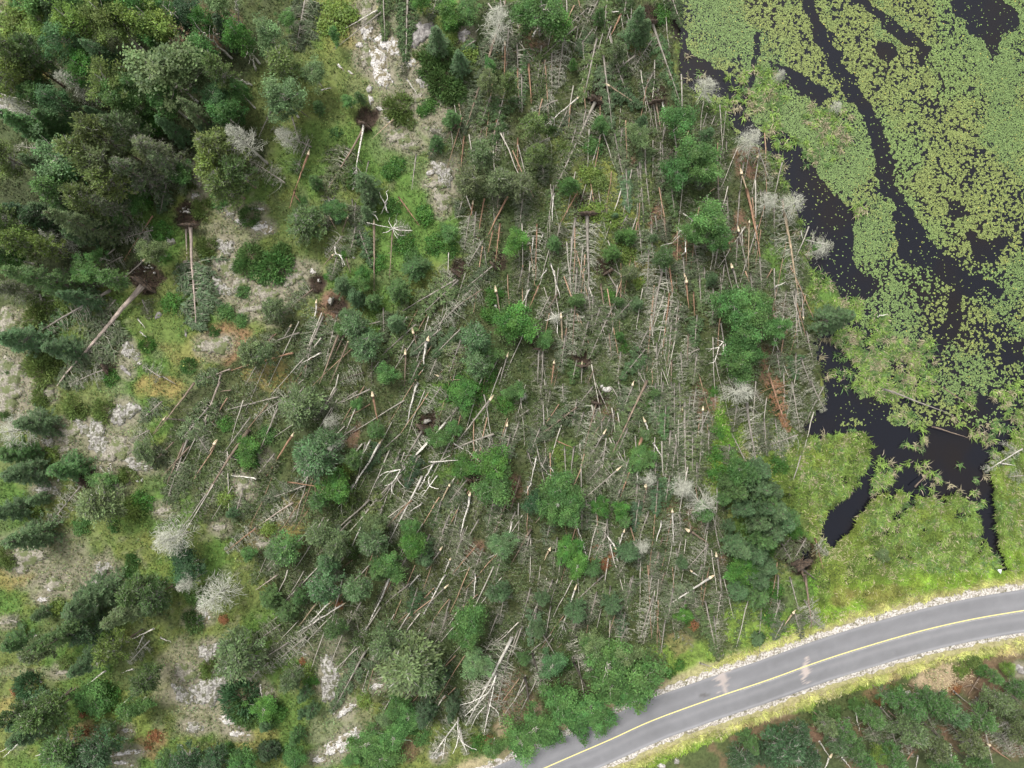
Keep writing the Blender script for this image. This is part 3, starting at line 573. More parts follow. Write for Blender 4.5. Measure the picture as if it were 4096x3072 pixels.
(1, 2): """L r xn 1010 105 1052 355 - 1.6; L r xn 312 450 85 800 - 1.5; D p - 320 1025 -20 1250 - 1.3; L r n 270 848 605 900; L g - 190 210 10 620; L g - 190 112 -10 160; L g - 985 45 720 162 - 1.1; L g - 860 370 700 485
L w - 1400 -10 1285 375 - 1.5; L g p 1440 395 1240 720 - 1.5; D w - 1540 445 1120 880 - 1.3; B w - 1640 330 1230 780 n; L g x 2020 140 1735 500 - 1.4; L w n 1705 505 1850 600; L w n 1850 600 1935 685; D g - 2055 432 1495 645
L w - 1490 672 1790 662; B w x 1065 515 700 1060 o; L w - 990 480 878 705; L w - 958 718 825 870; L w - 1535 685 1405 920 - 1.2; D w - 1435 795 1130 1400 - 1.1; D r - 1345 1005 1130 1235; L w n 1435 1025 1300 1112
B g - 980 1000 560 1370 f; B w - 915 1190 780 1500 n; L g - 1092 1055 1040 1220; C g p 1825 825 1640 1050 s; G g - 1815 905 1545 1330 s 1.1; L w x 1845 965 1735 1375 - 1.4; L t xn 1670 880 1600 1010 - 1.3; G g - 1600 1010 1520 1260 n
L g - 1925 1170 1808 1360; D r - 1915 1385 1695 1645; L g x 1590 1435 1470 1605 - 1.1; L w x 1675 1520 1618 1630; G b - 2175 1000 2000 1410 s; B w - 2212 1190 2080 1610 l; L g x 2168 365 2105 605 - 1.2; G g - 2200 430 2130 720 s
G g - 2035 480 1950 680 s; C g - 1250 560 1130 870 s; G g - 700 560 400 800 s; G g - 420 880 40 1010 s; C g - 1180 840 900 1150 o; C g - 820 1180 600 1400 s; G g - 1300 700 1010 900 s; S g - 1250 430 1060 600 s
C g - 700 40 520 280 s; C g - 420 20 240 260 s; G g - 160 600 -20 820 s; C g - 300 1380 80 1640 s; C g - 760 1500 560 1700 s; G g - 1800 1250 1700 1560 s; S g - 1500 1300 1400 1560 b; G g - 1980 800 1880 1160 s
G g - 2080 900 2000 1240 s; G g - 1650 1180 1540 1480 s; S g - 1400 620 1300 900 d; S g - 1080 500 940 760 d; G g - 880 60 640 200 s; D g - 280 100 -20 300; D g - 1600 20 1450 250; G g - 1750 200 1550 420 s; D g - 1900 100 1700 260
G g - 1300 1500 1180 1700 s; G g - 1960 1420 1860 1680 s; G g - 2120 1500 2060 1700 s; G g - 1100 1180 900 1420 s""",
(2, 2): """D b p 727 175 605 650; G b - 805 275 650 540; G g - 852 270 780 480 s; G g x 792 430 612 730 f; L g - 882 230 855 440; G g - 775 320 770 450; S b - 1168 -30 845 640 s 1.3; G g - 1112 188 975 440 s; G g x 1042 10 950 265
L w xn 1150 325 1190 430 - 1.3; L w n 1220 510 1285 635 - 1.2; C r x 1130 450 925 1020 s 1.5; G g - 1240 -10 1225 355 f; G g - 1308 -20 1240 430 f; G g - 1376 -20 1375 280; G g - 1402 -10 1406 385 f; G g - 1446 -10 1452 345 s
G g - 1490 120 1522 1010 s; L r x 1472 225 1452 365; G g - 1372 400 1308 970 f; S g - 1362 790 1322 1070 b; D g x 1650 225 1632 620 - 1.2; G g - 1942 185 1914 415 s; D g - 2030 160 2122 715 - 1.4; L g x 2012 650 1900 420
G g x 907 745 555 1050 f; S g - 872 680 590 990 f; L w x 1087 700 1082 860 - 1.3; G g - 1082 860 1064 1180 s; L t xn 1155 885 1152 940 - 1.7; G b - 1150 940 1128 1120 s; G g - 1012 645 868 1035 s; D g - 822 540 678 760
L w n 255 685 300 770; L w n 300 770 500 860; L w n 325 715 385 800; L w n 385 800 462 960; L b - 70 795 -20 1100 - 1.3; L b xn 280 1105 200 1200 - 1.5; L b - 165 1250 -10 1560 - 1.6; L t xn 325 1435 275 1525 - 1.6
G g - 333 1190 288 1400 s; G g - 392 1325 348 1660 f; L w n 545 1190 618 1380; L w - 618 1380 648 1530; L w - 212 625 150 860; L w - 165 840 112 945; L g - 453 540 462 810; L g - 540 535 503 800 - 1.2
L r n 385 488 525 552; G g - 605 1060 604 1260 f; G g - 640 1010 650 1260 f; G g - 826 1165 752 1630 s; L w x 890 1415 755 1220; L w x 967 1280 898 1490; L w - 900 1480 932 1630; B w - 1290 1180 1215 1440 f
G b - 1302 1325 1208 1660 s; D w x 1388 1105 1402 1400 - 1.2; G g - 1098 1435 1088 1610; L b xn 1530 1270 1705 1385 - 1.7; D g - 1700 1390 1500 1610; L g x 1768 1490 1795 1670 - 1.2; L w xn 1555 1620 1640 1680
G g - 60 330 -20 560 s; G g - 150 220 20 300 s; S b - 560 200 150 520 s; G g - 700 20 560 200 s; D g - 440 0 445 160; G g - 250 0 250 120; G g - 330 60 300 200; D g - 560 130 520 360; G g - 700 560 640 800 s; G g - 480 820 400 1000 n
G g - 940 900 860 1100 s; S g - 1260 840 1240 1140 b; G g - 1180 1100 1080 1400 s; S g - 1100 1000 1060 1280 d; G g - 1420 500 1380 800 s; G g - 1560 420 1560 760 f; G g - 1700 400 1700 620; G g - 1600 680 1590 900 s; G g - 1450 1100 1460 1400 s
G g - 1280 1400 1230 1680 s; G g - 1420 1420 1440 1680 f; S g - 1550 1120 1590 1240 o; G g - 1000 380 900 620 s; G g - 760 720 640 860 s; S g - 1330 180 1310 480 b; G g - 1540 100 1500 480 f; D g - 1590 40 1560 260; G g - 1880 520 1860 700
G g - 2180 300 2200 620 s; G g - 2060 420 2100 640; G g - 160 1300 80 1560 s; S g - 430 1440 400 1680 s; D g - 820 1300 700 1500; G g - 1000 1500 900 1680 s; G g - 1640 1560 1600 1700 s; G g - 1860 1560 1880 1700; G g - 1170 780 1160 1000 s
G g - 240 380 160 600; G g - 620 240 560 440; D g - 2100 60 2180 200; G g - 30 1100 -60 1300 s; G g - 300 620 240 760; L g - 130 580 185 745; G g - 1250 660 1230 860 d; D g - 1700 1180 1660 1330""",
(0, 3): """L w n 1330 455 1110 560; D w n 1290 560 1105 755; L w n 1240 520 1170 640; L w n 912 822 735 945; L w n 735 945 640 1045; L w n 1155 808 1048 836; L w n 1145 1035 1000 1150; L w n 1385 525 1475 580; L w xn 520 1380 300 1555 - 1.6
L w n 175 1430 -10 1520; L w n 160 1450 30 1570; L w n 310 515 262 545; L k n 1230 460 1050 600; D g - 1650 20 1500 110; L k - 620 970 420 1130; D g - 150 400 60 370""",
(1, 3): """L w x 362 135 262 232; L w x 428 143 205 280; L t - 298 138 208 252; L p - 105 -5 -5 70; L k - 232 25 85 235; B w - 662 10 480 370 f; L w - 812 -5 740 70; G g - 762 35 600 170 s; L w - 938 -5 820 200 - 1.1; L g x 935 60 845 145
L w - 1085 -10 1075 115; L g - 962 120 900 320; S g - 545 370 365 680 f 1.1; D w - 1268 305 1040 740 - 1.6; D w - 1190 480 1010 700; D w - 1005 715 865 900 - 1.2; D w - 1010 755 1045 890; G g - 160 330 20 420 s; D g - 330 200 180 330
D g - 250 300 60 460; G g - 220 440 160 560 s; G g - 120 240 -20 340 s; D g - 60 430 -40 520; L w n 680 808 775 822; L g - 1200 190 1150 310; D g - 1240 60 1200 240; G g - 1100 380 1060 520 s; G g - 1250 330 1180 520 s; G g - 620 320 560 460 s
G g - 520 130 420 290 s; L w n 22 540 32 600; D g - 1160 600 1130 790; G g - 950 180 900 330; G g - 1050 60 1010 200 s; S g - 800 60 760 200 d; G g - 880 220 850 330 s; D g - 1240 440 1180 700""",
(2, 3): """D k - 100 380 165 590 - 1.4; L k - 305 425 385 600 - 1.5; L k - 62 500 102 760 - 1.5; B g - 150 285 260 470 g; D g - 700 100 628 330 - 1.2; S g - 488 50 468 240 f; B w x 312 68 225 310 f; S g - 455 -5 290 150 s
L g - 192 150 165 310; C w x 980 10 760 150 s 1.6; L g - 1030 -5 1050 200 - 1.2; S g - 958 125 1020 400 f 1.1; D g - 695 -5 678 100; L g - 52 250 -5 400 - 1.2; L g - 30 270 -30 440; G g - 200 20 160 130 s; G g - 330 200 280 330 s
G g - 420 80 380 240 s; G g - 560 180 540 300 d; G g - 800 60 770 230 s; G g - 860 120 820 270 s; L g - 760 220 735 390; D g - 570 250 520 380; D k - 320 300 390 480; G g - 600 0 560 150 s; G g - 900 60 930 240 s; G g - 1000 200 1030 420 s
G g - 90 60 40 260 s; S g - 120 160 90 350 b; G b - 760 -20 720 90 s; G g - 1040 60 1010 260; L w n 255 565 285 610; L g - 300 405 355 420; D g - 190 400 120 520; D w n 590 360 560 440; L g n 930 430 1000 455""",
(3, 3): """L g - 50 -5 42 205; L g - 108 5 152 175; L b - 183 -5 215 260 - 1.6; L t xn 125 185 68 265 - 1.3; D g - 180 120 250 230; G g - 60 120 20 260 s; G g - 130 180 170 310 s; D g - 200 200 280 260; G g - 80 220 30 320 s
L k n 720 680 980 912 - 1.3; L w n 905 835 920 955 - 1.3; L r n 722 865 655 955 - 1.2; L w n 742 890 725 955; L w xn 308 898 275 955 - 1.3; L w n 368 900 412 955; L r xn 1100 840 1205 920 - 1.3; L g - 1075 760 1118 955; L w xn 1105 660 1120 685 - 1.6
L g n 920 570 1005 642; L b n 1050 498 990 592; L b n 1015 540 970 550; L w n 1140 580 1220 602; D g - 1115 700 1200 860; L b n 1245 830 1269 900; L w n 255 820 300 900; L g n 245 860 250 952; L k n 150 -50 240 20 - 2; L w n 428 665 450 770
L b n 215 840 180 900; D g - 1230 760 1260 900; L g n 445 900 440 955
G g - 480 700 560 860 s; D g - 600 720 660 900; G g - 780 680 860 830 s; D g - 900 700 960 830; G g - 1000 740 1060 900 s; L g - 560 650 620 720; L g - 400 700 400 760; D g - 1140 740 1220 900; G g - 330 790 380 930 s; D g - 150 760 130 900; G g - 60 800 20 950 s; L g - 850 590 900 660; G b - 1180 560 1260 640 s; D g - 690 780 720 900; L g - 540 790 600 850; D g - 830 900 900 950; G g - 1030 600 1110 700 s; D g - 400 830 450 920; L t n 930 520 980 530; L g - 1060 560 1130 575""",
}
# upright trees: kind green x y radius_m height at(t tip / c crown middle) [x_base y_base]
STAND = {
(0, 0): """B g 370 60 2.2 11 c; B l 560 120 2.3 11 c; B g 760 40 2.2 12 c; B y 650 210 2.6 12 c; B o 950 175 2.3 13 c; B b 560 370 2.3 11 c; B c 740 610 2.0 9 c; B g 1250 60 2.3 12 c; B y 1320 200 2.8 12 c; B g 1330 350 1.8 9 c; B o 980 760 2.5 12 c
B n 1080 890 2.3 11 c; B f 1450 650 3.9 13 c; B g 1420 860 2.1 10 c; B c 1760 190 1.6 8 c; B g 1750 440 2.1 10 c; B c 2070 330 2.0 11 c; P o 1920 640 2.3 12 c; B g 1960 1000 1.8 9 c; B b 1880 850 1.7 8 c; B g 2080 800 1.5 8 c; B n 1190 780 2.1 10 c
B c 1290 1080 2.2 4 c; B b 500 880 2.3 10 c; B n 350 820 1.9 9 c; B b 560 1400 3.2 10 c; B g 640 1570 2.2 8 c; P o 880 1190 2.6 14 c; P o 770 1360 2.8 14 c; P f 1090 1120 2.4 13 c; G f 1300 1290 2.6 12 c; G f 1120 1480 2.8 12 c; P f 950 1420 2.6 13 c; P o 980 1580 2.4 12 c
S f 1530 845 1.9 14 t; S g 285 955 1.8 8 t; S b 720 918 1.3 6 t; S b 160 1345 1.8 9 t; S g -10 960 2.6 12 t; S g 100 1010 2.3 10 t; P o 1890 1290 3.3 12 c; P y 1850 1450 2.6 11 c; P o 30 1350 2.6 12 c; P o 180 500 2.5 13 c; P y 60 690 2.6 12 c
P n 330 480 2.2 12 c; P y 210 660 2.2 11 c; S b 690 340 1.5 13 t 1010 560; D g 480 625 2.1 10 t; D g 1965 1100 2.2 14 t; P n 2050 1500 2.6 10 c; B c 1050 90 1.8 11 c; B d 1000 20 2.3 8 c; S b 1340 1010 1.5 9 t; B y 420 230 1.9 9 c; B d 1600 130 1.8 7 c; S d 1850 130 1.8 8 t
B g 300 -60 2.5 12 c; B g 900 -80 2.6 13 c; B l 1900 10 1.8 10 c; S d 1700 1050 1.7 8 t; G f 1400 1400 2.4 10 c; D g 60 880 2.5 8 t; B g 1550 1500 1.6 5 c; P o 1950 1600 2.6 10 c; S d 1130 650 1.6 8 t; P n 560 20 2.3 12 c; B g 860 1400 1.8 6 c""",
(1, 0): """B l 130 330 2.0 9 c; P o 240 570 2.5 9 c; B l 235 850 2.5 10 c; B l 500 640 1.7 6 c; D g 2080 90 2.6 8 t; S b 1545 235 1.7 7 t; S b 1745 440 1.7 6 t; J g 1690 1010 1.3 4 c; J g 1560 1220 1.2 4 c; J b 940 1560 1.9 7 c; P f 2000 700 1.6 6 c
B g 270 170 1.0 4 c; B g 680 310 .9 4 c; B g 2020 560 .9 3.5 c; D g 200 1130 1.8 6 t; B g 800 880 .9 3 c; J g 890 830 .9 3 c; J g 530 910 .9 3 c; P o 2180 720 1.4 6 c; P f 1950 1330 2.2 7 c; J g 500 1560 1.1 4 c; P s 1850 1560 2.4 6 c; P s 2100 1560 2.4 6 c; B c 1660 100 1.7 4 c; B g 1830 90 1.5 4 c; B c 1420 20 1.2 4 c""",
(2, 0): """B g 250 100 2.8 8 c; B c 400 180 1.8 6 c; B g 110 120 1.8 7 c; B g 1450 1050 2.2 7 c; B g 1560 1330 2.7 7 c; B g 1420 1480 2.0 6 c; B g 1660 1480 2.0 6 c; B f 1100 1180 1.6 5 c; J c 500 1590 1.5 5 c; P o 180 1080 2.1 7 c; P o 210 1330 1.9 6 c; J c 525 545 .8 3 c
J g 760 120 1.0 4 c; S b 1120 60 2.0 9 t; S b 1180 170 1.5 6 t; J b 1700 1150 1.1 4 c; J b 1715 1530 .9 4 c; D g 1715 700 2.2 6 t; D g 2110 1150 2.2 7 t; B g 760 1080 1.1 3.5 c; P f 910 440 1.6 5 c; J b 1130 1040 1.0 4 c; P s 60 1600 2.2 5 c""",
(3, 0): """D g 130 620 .9 2 t; D g 620 900 1.0 2 t""",
(0, 1): """S f 385 168 2.2 15 t; S n 5 668 2.6 15 t; S b 490 875 1.7 9 t; S b 365 1345 2.0 8 t; S b 240 100 1.6 9 t; P b 680 380 1.7 8 c; P o 90 260 2.3 12 c; P y 200 430 2.5 12 c; P y 430 470 2.0 10 c; B c 90 570 1.9 7 c; B g 740 690 1.9 6 c; P g 990 750 1.7 8 c; B f 1320 510 1.7 6 c
P o 740 70 2.6 12 c; G f 900 110 2.2 10 c; P g 560 70 2.3 10 c; B g 1150 80 1.9 3 c; P f 2160 1380 2.0 6 c; S d 560 230 2.0 9 t; B g 840 560 1.0 5 c; D g 330 360 1.8 8 t; G f 60 830 2.1 8 c; P d 360 230 2.2 9 c; S d 30 120 2.3 10 t; S b -60 1250 2.3 9 t; P n -40 450 2.6 12 c; P g 480 -20 2.4 11 c; B g 1000 220 1.2 5 c""",
(1, 1): """P n 420 260 2.7 5 c; B g 690 150 1.3 4 c; J b 740 800 1.7 5 c; J b 850 900 1.5 5 c; B c 925 710 1.1 3.5 c; B g 900 780 1.2 4 c; J g 1195 822 1.7 6 t; J g 1360 660 1.9 4 c; S b 1165 1110 1.4 6 t; P b 850 1160 2.5 7 c; P b 950 1310 2.2 6 c; P b 800 1080 1.6 6 c
P b 1900 1260 2.5 7 c; P b 1900 1480 2.3 6 c; B c 2160 1140 2.3 5 c; B g 1670 350 1.2 3 c; J b 970 20 1.7 5 c; P f 150 1010 1.7 5 c; B g 1130 1570 1.3 4 c; P f 60 1400 1.6 5 c; J g 1000 940 1.3 4 c; B g 740 1180 1 4 c; S b 920 130 1.0 5 t; B g 2000 1430 1.5 3 c; J g 1440 620 1.3 3 c""",
(2, 1): """J c 1020 370 1.3 4 c; J c 870 520 1.3 4 c; J c 930 370 .8 3 c; P f 1010 700 1.3 4 c; J g 365 430 1.2 4 c; B c 40 420 1.6 5 c; B c 50 1110 2.2 6 c; J g 560 930 1.2 4 c; J g 925 940 .9 3 c; B g 1700 250 2.6 7 c; B g 1790 400 1.8 6 c; B g 1560 350 1.4 5 c
B g 1900 980 2.4 8 c; B g 2060 1060 2.6 8 c; B g 2130 980 1.9 7 c; B g 1980 1260 2.2 7 c; B g 1950 1490 2.2 7 c; B g 2060 1400 1.7 6 c; D t 375 1080 1.0 4 t; P n 1310 560 1.6 5 c; J b 1740 740 .9 4 c; S b 900 190 .7 2 t; J b 1080 960 1.0 3 c; J c 940 1240 .8 3 c; B g 290 1280 1.2 3 c; J b 1230 390 .6 3 c""",
(3, 1): """D g 60 40 1.8 6 t; D g 285 60 2.3 7 t; S b 740 1060 2.0 10 t; D g 500 470 1.5 3 t; B g 60 1180 1.8 6 c; B c 410 480 .5 1.5 c""",
(0, 2): """S b 128 352 2.1 7 t; S g 418 760 2.0 7 t; S b 20 800 2.3 8 t; S b 30 1385 2.6 9 t; S b -80 1140 2.2 7 t; J g 80 600 1.9 5 c; D g -30 420 2.6 8 t; P f 850 1030 3.3 8 c; D w 1470 1345 3.3 8 c; B d 1620 1570 2.7 5 c; J b 1990 1120 .9 3 c; S b 230 1020 1.2 4 t
J g 230 590 1.5 4 c; P f 1240 580 1.8 4 c; B c 2150 560 1.9 3 c; B g 900 850 1.7 3 c; B g 2150 1460 1.0 3 c""",
(1, 2): """P f 380 190 3.2 6 c; P b 520 640 3.2 8 c; P b 620 480 2.0 7 c; D w 640 550 1.3 7 t; D g 600 340 1.2 6 t; B c 2040 700 2.3 6 c; B g 2070 900 2.4 6 c; B c 690 900 1.9 5 c; P b 1000 1360 2.4 7 c; B c 1350 1380 2.0 6 c; B g 1150 1560 2.2 6 c; P g 850 650 1.5 6 c
P g 250 1420 2.3 5 c; P b 160 1440 1.6 5 c; B l 2120 1380 1.7 5 c; B g 1340 1240 1.3 5 c; S b 1450 1560 1.2 5 t; P g 1030 400 1.3 5 c; B g 1570 470 1.4 4 c; B g 880 170 .9 3 c; P b 620 1540 1.8 6 c; P g 540 1010 1.6 5 c; B g 1700 380 1.2 3 c; B c 1790 90 2.2 3 c; B f 1020 1230 1.6 5 c; P f 700 1390 2.2 7 c; P f 540 1300 1.9 6 c; J g 1040 1620 1.6 5 c; B c 1800 720 1.5 2.5 c""",
(2, 2): """B g 400 900 2.3 6 c; B g 500 1000 2.2 6 c; B g 330 1040 1.9 6 c; B g 460 1130 1.8 6 c; B d 190 1030 1.5 5 c; D g 2040 70 2.5 8 t; D w 1505 908 2.2 6 t; D g 1705 1078 2.4 6 t; D g 1225 845 1.2 5 t; P g 1660 1110 1.6 5 c; J g 980 1190 1.2 4 c; J b 1010 1470 1.7 5 c
J g 700 1610 1.3 4 c; B c 760 1060 1.4 3 c; B c 940 1080 1.3 3 c; B g 1950 730 1.7 5 c; J g 2080 800 1.8 7 c; J b 2150 900 1.9 8 c; S b 2052 1490 1.7 8 t; J b 2180 1060 2.0 8 c; J g 1960 940 1.7 7 c; J b 2020 1080 1.8 7 c; J b 2150 1200 2.0 8 c; J b 1940 1390 1.5 5 c; J g 2190 1350 2.0 8 c; B c 1960 1560 1.8 3 c; J b 2120 1480 1.8 6 c
B c 2060 1620 1.8 3 c; J b 2180 1590 1.8 5 c; J g 1860 850 1.2 4 c; J g 1850 1000 1.1 4 c; J b 1890 1230 1.0 4 c; B l 1150 430 .8 3 c; D t 105 105 .7 2 t; D g 1150 1430 1.4 4 t; B g 30 60 1.4 3 c; J b 1480 1560 1.0 4 c; D w 390 1050 .8 6 t; B c 480 1420 1.6 3 c; B c 560 1560 1.6 3 c; B g 1110 640 1.5 2 c; J g 1240 80 .8 3 c""",
(3, 2): """J b 40 920 2.0 8 c; J b 60 1090 2.2 9 c; J b 130 1200 2.0 8 c; J b 40 1280 2.2 8 c; J g 200 1180 1.6 6 c; J g -10 1010 2.2 8 c; B y 170 890 1.2 3 c; B l 995 1470 .9 1.5 c; J b 20 1600 1.5 4 c; J b -60 760 1.7 7 c""",
(0, 3): """S f 878 438 2.8 13 t; S b 560 330 3.2 11 t; S n 232 655 2.2 15 t; S n 285 662 2.0 15 t; P y 960 640 2.5 9 c; S b 590 862 2.3 9 t; P n 200 1290 2.5 11 t; P n 440 1180 2.4 9 c; D w 1840 190 3.1 8 c; D g 1620 60 1.8 8 c; P f 2060 700 3.3 8 c; P n 1260 900 2.1 8 c
P g 540 1500 3.2 7 c; P d 860 1500 2.6 7 c; P d 700 1620 2.4 6 c; S b 60 1330 2.3 8 t; S b 60 1480 2.2 7 t; P n 1170 130 2.6 9 c; P n 1330 180 2.4 8 c; B g 1150 1140 1.8 5 c; J b 330 340 1.2 4 c; B b 930 1310 1.0 3 c; P d 740 470 2.4 8 c; B g 800 1050 2.2 2.5 c; P d 1600 1600 2.2 6 c; P g 1450 1640 2.4 5 c; P f 350 620 2 9 c
P d 1850 1620 2.2 5 c; S g 20 630 2.0 5 t; B g 2100 1600 1.8 5 c; P n 130 1180 1.9 9 c""",
(1, 3): """P f 750 440 4.6 9 c; P f 640 330 2.6 8 c; P f 850 500 2.8 8 c; B g 1070 200 2.2 7 c; B g 1040 290 2.0 7 c; B l 1090 430 1.9 5 c; S d 818 755 1.5 7 t; S d 960 722 1.4 7 t; J b 230 600 1.2 4 c; J b 270 680 1.1 4 c; J b 225 690 .9 3 c; J g 192 805 1.2 4 c; J d 50 880 1.6 4 c
B l 640 705 1.3 2 c; B g 560 820 2.0 3 c; B g 620 900 2.0 3 c; B c 40 650 1.8 2.5 c; P b 340 50 2.6 8 c; P b 500 60 2.4 8 c; J g 150 180 1.6 4 c; J g 60 120 1.8 4 c; J g 210 110 1.3 4 c; P n 390 260 1.7 6 c; P f 170 520 1.6 6 c; B g 200 900 1.6 3 c; B g 1180 850 1.6 4 c; B g 700 640 1.6 3 c; B g 760 700 1.7 2.5 c; J b 40 750 1 3 c
S b 1220 120 1.3 6 t; S d 900 560 1.6 6 t; P b 1180 80 1.7 6 c; B g 680 790 1.8 3 c; B g 480 900 1.2 2 c""",
(2, 3): """B g 640 500 2.8 6 c; B g 560 560 2.5 5 c; B g 470 420 2.8 6 c; B g 480 520 2.4 6 c; B f 400 330 2.0 6 c; B g 390 660 2.6 4 c; B g 240 620 2.4 4 c; B g 320 720 2.2 3 c; B g 120 740 2.2 4 c; B g 50 820 2.3 3 c; B g 180 780 2.0 3 c; B f 700 440 1.6 5 c; B g 440 720 1.6 3 c; B f 560 380 1.8 6 c
J b 150 120 1.3 5 c; J b 130 280 1.1 5 c; J b 320 190 1.7 6 c; J b 500 150 1.5 5 c; J g 60 420 1.0 4 c; B b 200 430 1.6 4 c; J g 1230 100 2.0 5 c; J b 1230 20 2.0 6 c; J b 1130 80 1.5 4 c; J b 1220 320 1.2 2 c; P d 1140 900 2.3 5 c; J g 1190 840 1.6 5 c; J d 1250 900 1.8 5 c; B c 850 190 1.2 2 c""",
(3, 3): """P g 700 640 2.1 7 c; P g 590 600 1.5 6 c; P f 700 760 2.7 8 c; P f 820 840 2.3 8 c; P g 850 640 2.0 7 c; P b 930 690 1.6 7 c; P g 1050 700 1.9 7 c; P f 1130 620 1.9 7 c; P f 1200 660 1.6 8 c; P g 520 700 1.6 6 c; P g 380 770 1.6 6 c; B y 560 880 1.5 4 c; P d 90 850 2.6 7 c; P d 160 780 1.6 6 c; P g 430 850 1.6 5 c; P g 620 900 1.8 6 c
P f 1000 820 2.1 8 c; P g 1040 900 1.8 7 c; P g 1240 560 1.6 6 c; P g 1120 500 1.1 4 c; P f 290 740 1.5 6 c; P b 340 830 1.4 6 c; J d 40 920 1.6 6 c; P g 880 920 1.8 8 c; P g 480 920 1.6 5 c; P f 1220 760 1.8 8 c; B g 430 640 0.8 2 c; P d 200 900 1.8 6 c; B y 1190 460 1.0 2 c; P g 780 600 1.2 6 c""",
}
